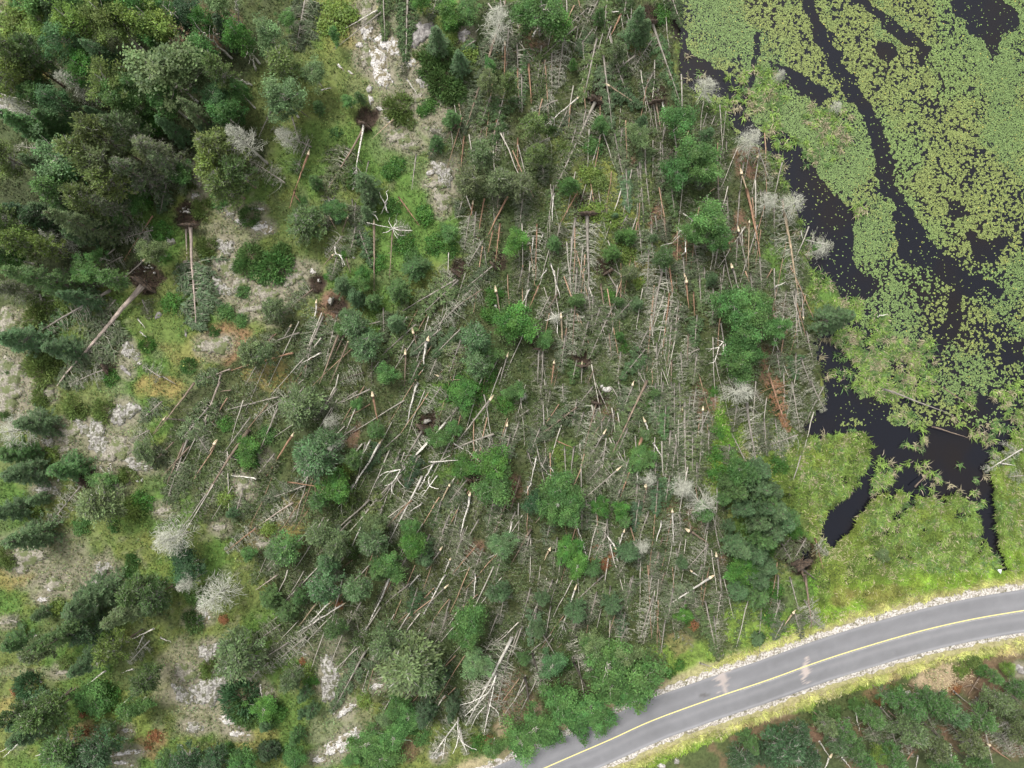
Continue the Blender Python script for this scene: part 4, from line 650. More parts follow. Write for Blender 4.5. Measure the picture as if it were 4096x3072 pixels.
# low shrubs: spiky? green x y radius_m
BUSH = {
(0, 0): "0 c 1250 1080 1.8; 0 y 300 300 3; 0 y 120 150 2.6; 0 y 500 1240 1.8; 0 o 380 380 2; 0 y 60 380 3; 1 o 1600 1560 1.6; 0 y 200 560 2",
(1, 0): "1 o 1235 925 2.2 ; 1 o 1290 1040 1.5; 1 n 1530 560 2.2; 1 n 1620 700 2.6; 1 n 1500 470 1.7; 1 n 1720 800 1.7; 1 o 1390 475 .8; 0 c 1500 910 1.4; 0 c 1440 960 1.1; 0 g 1160 390 .6; 0 y 700 150 3; 0 c 1160 1480 1.6; 0 c 1220 1420 1.3; 0 g 690 1150 1; 0 c 1780 870 .7; 0 y 1700 330 1.2; 0 y 1850 450 1.6; 0 c 1700 190 1.7; 1 n 1600 480 2; 1 n 1660 780 2",
(2, 0): "0 c 30 110 1.5; 0 c 1300 120 1.6; 0 y 1120 350 1.5; 0 y 680 1500 2; 0 o 750 1580 1.8; 0 g 700 1260 1.8; 0 o 480 1270 1.5",
(0, 1): "1 o 1750 150 1.6; 1 o 1795 480 1.6; 1 n 2150 210 1.5; 1 n 2170 560 2; 1 g 2100 660 1.6; 1 c 1265 1320 1.2; 1 g 1630 1500 1.2; 1 o 320 1070 2.4; 1 o 330 1540 2.4; 1 o 450 1480 1.8; 0 c 1180 60 2.2; 0 c 1380 350 1.8; 0 y 560 960 2; 0 g 1950 1040 1.6; 0 g 2080 1110 1.3; 1 g 1850 1200 .8; 0 c 1480 960 1.6; 0 g 1900 60 1.8; 1 o 1800 560 1.2; 0 c 1420 560 1; 0 g 2090 860 1.2; 1 g 60 1530 1; 0 c 940 1600 1.4",
(1, 1): "1 g 150 620 2.6; 1 g 60 680 1.8; 1 n 220 540 1.7; 0 c 1550 450 1.7; 0 c 1450 200 1.8; 0 c 1280 450 1.8; 0 g 1350 560 1.6; 0 c 1050 620 1.5; 0 c 2020 1050 1.6; 0 c 2060 900 1.5; 0 c 1690 500 1.2; 0 c 1180 130 1.4; 0 g 400 80 1; 0 y 1370 950 1.2; 0 c 640 720 1; 0 c 760 520 1; 0 c 2000 1560 1.6",
(2, 1): "0 y 900 250 2; 0 y 1000 520 1.8; 0 c 850 890 1.2; 0 y 700 180 2; 0 c 980 1340 1; 0 y 1120 780 1.2",
(0, 2): "1 o 1095 800 1.4; 1 g 990 1230 .9; 1 o 900 230 1.7; 1 n 50 260 1; 1 o 350 110 1.4; 1 g 1130 1540 1.2; 0 c 2130 560 2; 0 c 2150 660 1.7; 0 c 1950 340 1.3; 0 y 1150 1100 2.2; 1 o 650 200 1.8; 0 y 440 610 1.4; 1 o 60 1500 1.7; 0 c 1230 1020 1.7; 0 y 1950 980 1.6; 0 g 700 1230 1.5; 0 y 280 1100 1.7; 1 g 1110 1620 1",
(1, 2): "0 c 1750 60 2.3; 0 c 1900 60 1.8; 0 g 90 440 1.6; 0 y 780 740 1.6; 0 c 2160 170 1.5; 0 c 1780 720 1.6; 0 y 100 1240 1.6",
(2, 2): "0 c 1780 420 1.2; 0 c 1760 620 1.6; 0 c 1770 760 1.6; 0 c 1160 160 1.4; 0 c 1110 600 1.3; 0 c 720 1060 1.4; 0 g 560 1480 1.8; 0 c 1740 60 1; 0 y 400 600 1.2; 0 c 1960 1620 2",
(0, 3): "1 o 1825 820 1.7; 1 d 2080 1080 3; 1 n 2130 1180 2.2; 1 n 1700 150 1.7; 0 c 900 1050 2.6; 0 c 760 1100 2; 0 R 1930 375 .9; 0 R 1330 1390 1.1; 0 R 840 1335 .8; 0 R 735 1345 .8; 0 R 720 1190 .9; 0 R 1280 1470 .7; 0 R 140 990 1; 0 R 1850 1490 .6; 0 y 500 280 1.7; 1 d 250 960 2.2; 0 g 1880 1540 1.4; 0 y 1010 1160 1.6; 0 o 560 760 1.3; 0 g 300 1250 1.5; 0 g 1980 1510 1.2; 1 n 1660 400 1.6",
(1, 3): "1 d 70 870 1.6; 1 n 60 700 1.7; 0 c 110 680 1.6; 0 R 410 140 .9; 0 R 230 425 .6; 0 c 270 520 1.2; 0 y 250 480 1.4; 0 g 650 860 2.4; 0 g 560 900 2; 0 c 480 820 1.2; 0 g 740 720 2; 0 g 820 800 1.5; 0 R 700 880 .8; 0 R 1190 610 1; 0 R 1150 810 .8; 0 c 1100 830 1.5; 0 y 540 620 1.3; 0 g 180 880 1.6; 0 c 700 620 1.4; 0 g 860 660 1.6",
(2, 3): "0 c 870 210 1.2; 0 R 900 240 1; 0 c 1150 60 1.4; 1 d 1220 310 1; 0 c 830 440 1; 0 c 780 480 1",
(3, 3): "0 d 30 780 1.4; 0 g 250 700 1; 0 y 960 470 1.3; 0 g 1060 470 1.3; 0 o 640 560 1; 0 c 30 80 1.5; 0 c 20 200 1.6; 0 R 560 620 .9; 0 R 930 560 .9; 0 o 470 640 1.2; 0 o 1020 430 1.4; 0 n 330 680 1.2",
(2, 2.01): "0 R 800 1560 1.2; 0 R 730 1400 .9; 0 R 860 1480 .8; 0 R 710 1530 .9",
(1, 2.01): "0 R 1345 618 .6; 0 R 100 1290 .8",
(3, 2): "0 y 180 1000 1.6; 0 c 100 700 1.6; 0 c 240 1290 1.2; 0 c 10 1450 1.2",
}
# rock outcrops: style(w white, l lichened grey, t tan lichen, d dark) x y rx ry angle, in metres
ROCKS = {
(0, 0): "t 60 160 1.6 1.2 0; l 60 950 2 1 -20; t 1750 1530 1.6 2.2 60",
(1, 0): "w 960 290 1.2 1.0 0; w 1150 400 2.1 1.4 -30; w 1060 560 1.3 2.7 20; w 1110 700 1.0 1.5 20; d 1420 300 1.8 2.0 -30; w 1350 545 1.2 .8 0; l 1460 700 1.2 1.5 30; t 1630 890 .9 1.1 0; w 990 790 .55 .6 0; w 1000 880 .5 .7 20; d 1790 320 1.1 .9 0; l 1620 1510 2.0 1.4 -40; t 1240 1200 1.8 1.3 0; w 905 410 .7 .5 0; t 1390 850 1.2 1.0 0; t 960 120 1.4 1.9 0; t 1330 1270 2.0 .7 -10; w 1510 1500 .6 .6 0; l 400 835 .7 .4 -20; w 1090 960 .8 .3 -30; t 960 500 1 1.7 0; w 740 600 .7 .25 -50; w 830 650 .6 .2 -30; t 1560 1150 1.6 .6 -20; w 1170 1060 .9 .5 -30; t 1560 1600 1.5 .8 0",
(0, 1): "t 110 1130 1.9 1.7 0; w 60 1240 .8 .4 20; t 130 1570 2.5 2.1 0; l 1165 1380 1.0 1.7 30; l 1490 435 .6 .8 0; l 2000 190 1.2 .6 -30; w 2110 265 1.4 .6 -25; l 1960 480 1.4 1.4 20; l 1930 830 2.0 1.1 -20; d 1790 880 .6 1.1 0; t 2130 1030 1.0 1.0 0; w 1700 40 .8 .4 0; t 1620 620 0.5 .5 0; t 1980 120 1.6 1.4 30; t 2050 660 1.8 1.2 40; t 2090 780 1.4 1.6 0; w 1250 1480 .4 .3 0; d 1400 1070 .6 .5 30; d 1130 1540 1.0 .35 -40; d 1635 1220 .25 .6 0; t 1930 620 1.2 2 10; t 1880 1330 2.4 1.5 10",
(1, 1): "w 60 310 1.7 1 -10; w 40 155 1.1 .3 0; t 1610 60 1.4 1.4 0; t 330 740 1.6 1.2 20; t 110 900 1.8 1.6 0; w 500 690 .52 .52 0; w 550 770 .3 .25 0; t 20 1010 1.0 .9 0; l 660 940 .5 .6 0; w 2070 990 .3 .3 0; w 2025 1045 .25 .25 0; w 850 570 .25 .25 0; w 300 605 .25 .2 0; t 1620 150 .8 1 0",
(2, 2): "w 825 45 .7 .6 0; w 730 235 .25 .2 0; w 770 20 .35 .3 0; w 700 240 .2 .2 0",
(0, 2): "t 110 110 2.6 2.2 -30; l 1110 250 2.1 1.7 30; l 900 480 1.9 2.6 20; l 760 370 1.6 .9 -30; l 1230 690 2.3 .8 -12; l 470 490 1.2 .9 0; l 440 900 1.8 1.1 10; t 250 1500 2.8 1.9 0; l 920 1580 1.4 1.0 -30; t 2130 880 1.3 1.5 40; t 1450 1080 1.6 .7 0; w 730 775 .28 .28 0; w 550 822 .22 .22 0; w 680 822 .2 .22 0; w 1225 828 .3 .2 0; w 1265 820 .28 .25 0; t 1050 560 2 2.2 0; t 640 420 1.6 1.8 0; t 1930 1230 1.0 1 0; t 480 80 1 1 0; t 600 560 1.1 .6 0; t 1080 880 1.8 1 0; d 495 350 .4 .3 0",
(1, 2): "t 90 660 1.0 1.5 0; t 90 1370 1.4 1.1 10; l 1480 320 .5 .4 0; t 330 1130 1 .8 0",
(0, 3): "l 1830 960 2.8 2.4 30; l 1830 640 1.5 1.6 0; w 1750 350 1.6 1.0 -10; l 900 60 2.6 1.0 10; t 500 60 2 1 0; w 460 100 .6 .4 0; w 1130 1308 .8 .4 -8; w 1120 1500 2.4 .45 8; w 1090 1590 1.5 .4 -12; w 2010 1240 2.2 .5 -20; l 1600 1010 2.2 .9 -35; w 2080 1340 1.8 .4 -12; w 390 890 .22 .2 0; w 680 1340 .25 .2 0; w 400 190 .8 .5 10; w 850 120 .4 .25 -20; l 1700 1290 1.6 .7 -10; w 1590 1450 .25 .3 0; t 600 800 1.6 .6 0; t 1620 820 1.7 1.4 30; t 100 380 1.2 .5 0; w 30 340 .4 .2 0",
(1, 3): "w 440 820 2.7 1.6 25; l 370 500 1.7 3.2 8; w 450 660 1.4 .7 35; w 905 880 1.1 .8 20; t 40 580 1.7 1.5 0; w 320 900 1.2 .5 0; w 390 675 .25 .22 0; l 240 375 .9 .3 -30; w 540 560 .4 .3 0; w 600 540 1.3 .5 0; l 530 880 .9 .4 20",
(2, 3): "w 740 940 .6 .4 0; l 815 915 .5 .45 0; w 820 298 .4 .25 0",
(3, 3): "l 688 578 .5 .4 0; l 780 563 .5 .3 0; d 1245 462 1.0 .6 -15; l 478 650 .25 .3 0; l 247 697 .25 .3 0; l 728 600 .35 .25 0",
}
def txy(c, r, x, y):
    r_ = int(r); s = 1.2393 if (r_ == 3 and c > 0) else 2.1602
    return c * 1024 + x / s, r_ * 768 + (r - r_ if r - r_ > .1 else 0) * 768 + y / s
def items(D):
    for (c, r), t in D.items():
        for it in t.replace('\n', ';').split(';'):
            if it.strip(): yield c, r, it.split()
FL = []
for c, r, a in items(FALLEN):
    kd, tn, op = a[0], a[1], a[2]
    if op[0] not in '-pxn' or len(a) < 7:
        op = '-' if len(a) < 7 else op
    if not a[2][0] in '-pxn': a = a[:2] + ['-'] + a[2:]
    u0, v0 = txy(c, r, float(a[3]), float(a[4])); u1, v1 = txy(c, r, float(a[5]), float(a[6]))
    gr = a[7] if len(a) > 7 and a[7] != '-' else None; th = float(a[8]) if len(a) > 8 else 1.0
    FL.append((u0, v0, u1, v1, a[0], a[1], a[2], gr, th))
    if 'p' in a[2]:
        x0, y0 = W(u0, v0); x1, y1 = W(u1, v1); d = math.hypot(x1 - x0, y1 - y0); PITS.append((x0 - (x1 - x0) / d * 1.1, y0 - (y1 - y0) / d * 1.1, 1.3 * th))
# ------------------------------------------------------------------ ground colours
def T(c, r, x, y): return W(*txy(c, r, x, y))
C_ = dict(olive=(.105, .130, .036), green=(.075, .135, .028), yel=(.145, .160, .040), floor=(.042, .052, .022), shaded_slash=(.036, .042, .020), tan=(.19, .17, .125),
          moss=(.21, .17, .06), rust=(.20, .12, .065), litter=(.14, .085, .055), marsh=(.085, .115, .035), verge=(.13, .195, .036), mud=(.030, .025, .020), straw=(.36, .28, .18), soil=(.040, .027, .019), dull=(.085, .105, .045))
ZONES = [  # colour, tile, x, y, radius m x, y, strength
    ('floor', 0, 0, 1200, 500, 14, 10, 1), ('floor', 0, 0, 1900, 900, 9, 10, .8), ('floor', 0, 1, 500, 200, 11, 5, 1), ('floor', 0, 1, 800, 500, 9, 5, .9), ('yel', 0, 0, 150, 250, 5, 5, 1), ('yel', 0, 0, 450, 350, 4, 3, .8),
    ('moss', 0, 0, 220, 560, 2.5, 1.6, .8), ('moss', 0, 0, 330, 660, 2, 1.5, .8), ('litter', 0, 0, 1700, 260, 6, 3, .8), ('yel', 1, 0, 750, 80, 4, 6, .8), ('tan', 1, 0, 1080, 450, 5, 9, .7), ('tan', 1, 0, 1480, 700, 4, 7, .6), ('moss', 1, 0, 900, 350, 3, 2.5, .6),
    ('tan', 1, 0, 1350, 1050, 5, 4, .6), ('olive', 1, 0, 500, 900, 9, 7, .7), ('tan', 1, 0, 1200, 1250, 3.5, 3, .6), ('green', 1, 0, 700, 1350, 8, 4, .7), ('tan', 1, 0, 1600, 1550, 4, 3.5, .6), ('green', 1, 0, 1400, 1350, 4, 4, .5),
    ('green', 1, 1, 1400, 350, 6, 6, 1), ('olive', 1, 1, 250, 550, 8, 6, .6), ('tan', 1, 1, 330, 750, 4.5, 3, .8), ('tan', 1, 1, 100, 900, 4, 4, .8), ('litter', 1, 1, 680, 1000, 2.2, 1.7, 1), ('yel', 1, 1, 1450, 820, 3, 4, .5), ('moss', 1, 1, 140, 1560, 3, 2, .8),
    ('litter', 2, 0, 300, 450, 2.4, 2, .9), ('moss', 2, 0, 1110, 350, 1.8, 1.4, .9), ('litter', 2, 0, 80, 400, 3, 2, .8), ('litter', 2, 0, 1060, 1360, 1.6, 1, .8), ('olive', 2, 0, 450, 1250, 3, 3, .8), ('yel', 2, 0, 780, 1540, 3.5, 2, .9),
    ('yel', 2, 1, 750, 200, 6, 4, .9), ('olive', 2, 1, 1000, 500, 4, 4, .9), ('litter', 2, 1, 1220, 230, 1.5, 2.2, 1), ('litter', 2, 1, 1500, 480, 1.8, 2, 1), ('litter', 2, 1, 1960, 350, 1.2, 2.5, 1), ('litter', 2, 1, 1940, 620, 1.2, 2, .9), ('moss', 2, 1, 1130, 680, 1.6, 2, .6), ('litter', 2, 0, 2030, 1400, 2.2, 2.4, 1),
    ('rust', 0, 1, 1950, 1330, 3.4, 2.6, .9), ('moss', 0, 1, 1650, 1380, 3, 2, .5), ('tan', 0, 1, 2000, 700, 4.5, 6, .7), ('tan', 0, 1, 1950, 300, 4, 3, .4), ('green', 0, 1, 1400, 380, 3.5, 3.5, .9), ('olive', 0, 1, 1400, 1100, 4.5, 4, .6), ('tan', 0, 1, 110, 1180, 3.5, 3, .8), ('tan', 0, 1, 130, 1560, 3.5, 3, .9),
    ('green', 0, 1, 600, 950, 3.5, 2.5, .8), ('tan', 0, 1, 1000, 1350, 3, 1.6, .5), ('moss', 0, 2, 1420, 30, 3.4, 1.3, 1), ('tan', 0, 2, 100, 130, 4, 4, .9), ('tan', 0, 2, 900, 420, 6, 6, .6), ('olive', 0, 2, 750, 180, 4.5, 3, .8), ('tan', 0, 2, 1200, 650, 5, 2.5, .6), ('green', 0, 2, 1350, 1100, 6, 3, .8), ('olive', 0, 2, 650, 1350, 6, 4, .5),
    ('tan', 0, 2, 400, 1450, 6, 4, .7), ('moss', 0, 2, 150, 1600, 3, 2, .8), ('tan', 0, 2, 900, 1560, 3, 2, .6), ('tan', 0, 2, 2120, 880, 2, 2.5, .8), ('moss', 1, 2, 150, 1300, 4, 2.5, .7), ('moss', 1, 2, 330, 1130, 2, 2.5, .7), ('litter', 1, 2, 860, 400, 1.2, 1.8, 1), ('green', 1, 2, 1780, 80, 5, 3, 1), ('green', 1, 2, 1720, 720, 3, 3, .8), ('litter', 1, 2, 1880, 1440, 1.6, 1.8, .9),
    ('green', 2, 2, 1770, 550, 2.6, 6.5, 1), ('yel', 2, 2, 1740, 700, 1.8, 3, .7), ('litter', 2, 2, 1660, 200, 1.6, 3.4, 1), ('litter', 2, 2, 790, 320, 1.6, 2.2, .9), ('litter', 2, 2, 1580, 1170, 1.5, 1.6, .9), ('litter', 2, 2, 1380, 1080, 1.6, 1.2, .8), ('green', 2, 2, 430, 600, 2, 2, .7), ('green', 2, 2, 1130, 620, 2.4, 2.4, .8), ('litter', 2, 2, 1800, 1500, 1, 1, .8), ('litter', 2, 2, 30, 880, 1.3, 1.7, .9),
    ('litter', 3, 1, 130, 1120, 1, 2.5, .9), ('litter', 3, 1, 20, 1500, 2, 3, .9), ('green', 3, 1, 70, 620, 2, 3, .9), ('green', 0, 3, 800, 1050, 5, 4, .8), ('tan', 0, 3, 1750, 850, 6, 5, .7), ('rust', 0, 3, 1330, 1420, 2.2, 1.7, .7), ('rust', 0, 3, 760, 1330, 2.4, 1.4, .6), ('yel', 0, 3, 1050, 1150, 4, 2.6, .6), ('tan', 0, 3, 700, 60, 7, 2, .7), ('tan', 0, 3, 1850, 1230, 5, 2, .7), ('tan', 0, 3, 250, 820, 4, 1.3, .5), ('moss', 0, 3, 80, 1150, 2.5, 2, .7),
    ('tan', 1, 3, 370, 450, 3, 5, .5), ('green', 1, 3, 200, 720, 7, 4, .8), ('moss', 1, 3, 20, 800, 3, 2, .6), ('tan', 1, 3, 440, 780, 5, 4, .5), ('litter', 1, 3, 760, 850, 2, 1.5, .8), ('litter', 1, 3, 1220, 620, 2, 3, .8), ('straw', 1, 3, 1250, 700, 1.5, 2.5, .5), ('litter', 2, 3, 20, 600, 2.5, 3.4, .9), ('straw', 2, 3, 110, 680, 1.3, 2, .5), ('verge', 2, 3, 850, 400, 5, 2.6, 1), ('litter', 2, 3, 830, 330, 2, 1.2, .6), ('verge', 2, 3, 1170, 250, 5, 3, 1),
    ('straw', 3, 3, 860, 510, 3.4, 1.5, .9), ('litter', 3, 3, 1050, 520, 3.5, 3, .8), ('litter', 3, 3, 820, 800, 2, 1.5, .9), ('litter', 3, 3, 215, 780, 1.2, 1.2, .9), ('rust', 3, 3, 560, 580, 3, 1, .5), ('litter', 2, 3, 1180, 790, 2, 1.4, .7), ('litter', 3, 3, 560, 80, 4, 1.2, .5), ('litter', 3, 3, 380, 90, 2, 1, .5), ('straw', 3, 3, 1250, 380, 1.5, 1, .5)]
BLOW = OV([(1000, 0), (1430, 0), (1480, 200), (1700, 400), (1790, 850), (1740, 950), (1720, 1040), (1560, 860), (1540, 1000), (1600, 1180), (1700, 1300), (1560, 1420), (1400, 1480), (1150, 1600), (1000, 1560), (780, 1500), (620, 1380),
           (560, 1200), (360, 1080), (380, 880), (480, 780), (640, 680), (800, 760), (1000, 560), (960, 300)])
FOREST = OV([(-200, -200), (640, -100), (620, 200), (560, 380), (400, 420), (300, 500), (200, 640), (-200, 700)])
EASTLAND = OV([(1740, 950), (1560, 860), (1545, 880), (1535, 1010), (1720, 1050), (1760, 1200), (1750, 1330), (1540, 1440), (1300, 1540), (1300, 1900), (3000, 1900), (3000, 700), (2200, 880), (1800, 900)])
SOUTHW = [T(2, 3, 560, 1000), T(2, 3, 900, 850), T(3, 3, 0, 700), T(3, 3, 500, 545), T(3, 3, 900, 420), T(3, 3, 1269, 370), T(3, 3, 2400, 200), T(3, 3, 2400, 1600), T(2, 3, 300, 1600)]
RK = []
for c, r, a in items(ROCKS):
    x, y = T(c, r, float(a[1]), float(a[2])); RK.append((a[0], x, y, float(a[3]), float(a[4]), R(float(a[5])), c, r, float(a[1]), float(a[2])))
SHORE = OV([(1437, -10), (1445, 40), (1462, 100), (1468, 175), (1500, 200), (1560, 240), (1600, 292), (1650, 330), (1690, 370), (1700, 420), (1732, 470), (1745, 520), (1742, 565), (1790, 610), (1835, 650), (1850, 685), (1790, 700), (1755, 740), (1785, 800), (1790, 860), (1745, 925)])
def gcolor(x, y, raw=False):
    n1 = fbm(x, y, 9, 0); n2 = fbm(x, y, 2.6, 3); n3 = fbm(x, y, 1.0, 6, 3)
    wx = x + (n2 - .5) * 3.5; wy = y + (fbm(x, y, 2.6, 5) - .5) * 3.5
    def lerp(c, k, m): return c + (np.array(C_[k]) - c) * m[..., None]
    c = np.ones(x.shape + (3,)) * np.array(C_['olive'])
    c = lerp(c, 'green', smooth(n1, .42, .62)); c = lerp(c, 'yel', smooth(n2, .50, .72) * .55); c = lerp(c, 'tan', smooth(n3, .58, .78) * .35 * (n1 < .6)); c = lerp(c, 'dull', smooth(fbm(x, y, 5, 2), .52, .68) * .6)
    c = lerp(c, 'shaded_slash', inpoly(wx, wy, BLOW) * .75); c = lerp(c, 'floor', inpoly(wx, wy, FOREST) * .8)  # blowdown ground painted darker to stand in for shade between felled trees
    e = inpoly(wx, wy, EASTLAND).astype(float); c = lerp(c, 'marsh', e); c = lerp(c, 'yel', e * smooth(n2, .45, .7) * .5)
    rd = road_d(x, y); vg = smooth(10 - rd + (n2 - .5) * 5, 0, 3) * (x > 5); c = lerp(c, 'verge', vg * e * .8); c = lerp(c, 'yel', vg * e * smooth(n3, .45, .7) * .6)
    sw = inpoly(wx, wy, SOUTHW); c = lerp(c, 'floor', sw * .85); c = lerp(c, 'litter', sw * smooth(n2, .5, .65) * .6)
    for k, tc, tr, zx, zy, rx, ry, st in ZONES:
        px, py = T(tc, tr, zx, zy); q = ((wx - px) / rx) ** 2 + ((wy - py) / ry) ** 2; sel = q < 1.7
        if sel.any(): m = smooth(1.7 - q, 0, 1.0) * st * np.clip(.35 + 1.4 * n3, 0, 1); c = lerp(c, k, m)
    for s, px, py, rx, ry, an, *_ in RK:
        dx, dy = x - px, y - py; u = dx * math.cos(an) + dy * math.sin(an); v = -dx * math.sin(an) + dy * math.cos(an)
        q = np.sqrt((u / (rx + .9)) ** 2 + (v / (ry + .9)) ** 2) + (n2 - .5) * .8
        if rx > .7: c = lerp(c, 'tan', smooth(1.05 - q, 0, .4) * .75)
    c = lerp(c, 'verge', 0 * n1)
    edge = smooth(RHW + 2.6 - rd + (n2 - .5) * 1.6, 0, .8); c = lerp(c, 'straw', edge * .55); 
    for px, py, pr in PITS:
        q = np.hypot(x - px, y - py) / pr + (n3 - .5) * .9; c = lerp(c, 'soil', smooth(1.15 - q, 0, .3))
    return c, n1, n2, n3, rd
def axis(a, b, st):
    core = np.arange(-a, a + st, st); o = b * np.linspace(0, 1, 14)[1:] ** 2.2 + a + st
    return np.concatenate([-o[::-1], core, o])
gx = axis(80, 900, .36); gy = axis(61, 900, .36); X, Y = np.meshgrid(gx, gy)
Z = hbase(X, Y); wm = wmask(X, Y); wd = wm.astype(float)
for _ in range(2): wd = (wd + np.roll(wd, 1, 0) + np.roll(wd, -1, 0) + np.roll(wd, 1, 1) + np.roll(wd, -1, 1)) / 5
Z = np.where(wd > .02, Z * (1 - wd) - .55 * wd, Z)
for px, py, pr in PITS: Z -= .45 * smooth(1.1 - np.hypot(X - px, Y - py) / pr, 0, .7)
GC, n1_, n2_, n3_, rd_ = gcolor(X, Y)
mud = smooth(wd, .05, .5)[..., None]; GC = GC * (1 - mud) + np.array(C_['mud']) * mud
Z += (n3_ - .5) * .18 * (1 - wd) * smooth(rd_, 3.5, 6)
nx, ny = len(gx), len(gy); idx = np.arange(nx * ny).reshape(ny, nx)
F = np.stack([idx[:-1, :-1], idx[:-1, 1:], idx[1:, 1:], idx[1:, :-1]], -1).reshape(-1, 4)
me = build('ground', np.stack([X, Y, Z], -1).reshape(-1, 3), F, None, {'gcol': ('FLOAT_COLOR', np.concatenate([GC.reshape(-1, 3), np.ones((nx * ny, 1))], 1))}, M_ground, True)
link('ground', me, kind='structure')
# water
m, n, out = newmat('bog_water'); b = N(n, 'ShaderNodeBsdfPrincipled', Roughness=.12); tc = N(n, 'ShaderNodeTexCoord')
b.inputs['Specular IOR Level'].default_value = .28; n1n = N(n, 'ShaderNodeTexNoise', Scale=.12, Detail=4.0); L(n, tc.outputs['Object'], n1n.inputs['Vector'])
cr = N(n, 'ShaderNodeValToRGB'); L(n, n1n.outputs['Fac'], cr.inputs[0]); cr.color_ramp.elements[0].position = .30; cr.color_ramp.elements[0].color = (.008, .006, .006, 1); cr.color_ramp.elements[1].position = .55; cr.color_ramp.elements[1].color = (.005, .0055, .009, 1)
L(n, cr.outputs[0], b.inputs['Base Color']); nn = N(n, 'ShaderNodeTexNoise', Scale=3.0, Detail=3.0); L(n, tc.outputs['Object'], nn.inputs['Vector'])
bp = N(n, 'ShaderNodeBump', Strength=.06, Distance=.02); L(n, nn.outputs['Fac'], bp.inputs['Height']); L(n, bp.outputs[0], b.inputs['Normal']); L(n, b.outputs[0], out.inputs[0])
WZ = -.10
wv = [(24, -40, WZ), (400, -40, WZ), (400, 400, WZ), (24, 400, WZ)]
link('pond_water', build('pond_water', wv, [[0, 1, 2, 3]], mat=m), kind='structure')

# ------------------------------------------------------------------ road
M_asph = attr_mat('asphalt', rough=.9, amp=.10, sc=14); M_grav = noise_mat('gravel', (.17, .145, .115), (.50, .47, .43), 4.0, lo=.38, hi=.60, c3=(.11, .10, .055), sc3=1.3, f3=(.52, .62), bump=.8)
M_yel = noise_mat('yellow_paint', (.40, .33, .10), (.60, .51, .20), 6, lo=.25, hi=.42)
M_seam = noise_mat('tar_seam', (.20, .20, .20), (.33, .32, .31), 5)
tan_ = unit(np.gradient(RC, axis=0)); nor = np.stack([-tan_[:, 1], tan_[:, 0]], -1)      # to the upper side
arc = np.concatenate([[0], np.cumsum(np.linalg.norm(np.diff(RC, axis=0), axis=1))])
tt = np.arange(0, arc[-1], .5); RX = np.stack([np.interp(tt, arc, RC[:, 0]), np.interp(tt, arc, RC[:, 1])], -1)
tg = unit(np.gradient(RX, axis=0)); NR = np.stack([-tg[:, 1], tg[:, 0]], -1)
def strip(name, offs, zs, mat, colf=None, jit=None, kind='structure', i0=0, i1=None):
    P = RX[i0:i1]; Nn = NR[i0:i1]; k = len(P); V = []
    for j, (o, z) in enumerate(zip(offs, zs)):
        oo = np.full(k, float(o))
        if jit is not None: oo = oo + jit[j] * (np.interp(np.arange(k), np.arange(0, k + 8, 1), rng.normal(0, 1, k + 8)) * .6 + (fbm(P[:, 0] + o * 7, P[:, 1], 2.5, 2) - .5) * 3)
        V.append(np.concatenate([P + Nn * oo[:, None], np.full((k, 1), z)], 1))
    V = np.stack(V, 1); w = len(offs); I = np.arange(k * w).reshape(k, w)
    Fq = np.stack([I[:-1, 1:], I[:-1, :-1], I[1:, :-1], I[1:, 1:]], -1).reshape(-1, 4)[:, ::-1]
    at = None
    if colf is not None: cc = colf(V); at = {'gcol': ('FLOAT_COLOR', np.concatenate([cc.reshape(-1, 3), np.ones((k * w, 1))], 1))}
    me = build(name, V.reshape(-1, 3), Fq, None, at, mat); 
    return link(name, me, kind=kind)
def asph(V):
    offs = np.linspace(-RHW, RHW, V.shape[1])[None, :]
    x, y = V[..., 0], V[..., 1]; n = fbm(x, y, 4, 1) - .5
    v = .162 + n * .03 + (fbm(x, y, .8, 4) - .5) * .03
    for c, wd_, am in ((-1.05, .3, .018), (-2.8, .16, .07), (1.0, .3, .010), (2.85, .16, .04), (-.18, .10, .03), (2.1, .5, -.008), (-1.9, .5, -.008)):
        v = v + am * np.exp(-((offs - c + n * .3) / wd_) ** 2)
    col = v[..., None] * np.array([1.0, .995, 1.03])
    col = col * np.where(offs < 0, 1.0, 1.0)[..., None]
    for tx, ty, rx, pk in ((2, 1040, 1.1, .5), (3, 190, .6, .6)):
        px, py = T(tx, 3, ty, 520 if tx == 2 else 470); q = np.hypot((x - px) / rx, (y - py) / 1.6) + (fbm(x, y, .5, 3) - .5) * 3.4; m = smooth(.8 - q, 0, .25)[..., None] * pk
        col = col * (1 - m) + np.array([.48, .40, .35]) * m
    px, py = T(2, 3, 950, 590); m = smooth(1 - np.hypot((x - px) / 1.0, (y - py) / .4) + n, 0, .6)[..., None] * .6; col = col * (1 - m) + np.array([.07, .065, .06]) * m
    return col
ZR = .075
strip('road_shoulder', [-RHW - .62, -RHW - .25, -RHW + .12], [.035, .05, .066], M_grav, jit=[.20, .10, .04])
strip('road_shoulder', [RHW - .12, RHW + .3, RHW + .95], [.066, .05, .035], M_grav, jit=[.04, .12, .30])
strip('road', np.linspace(-RHW, RHW, 41), np.full(41, ZR), M_asph, asph)
strip('road_marking', [-.02, .12], [ZR + .004] * 2, M_yel)
strip('road_seam', [-.20, -.13], [ZR + .004] * 2, M_seam, i0=len(RX) // 2)

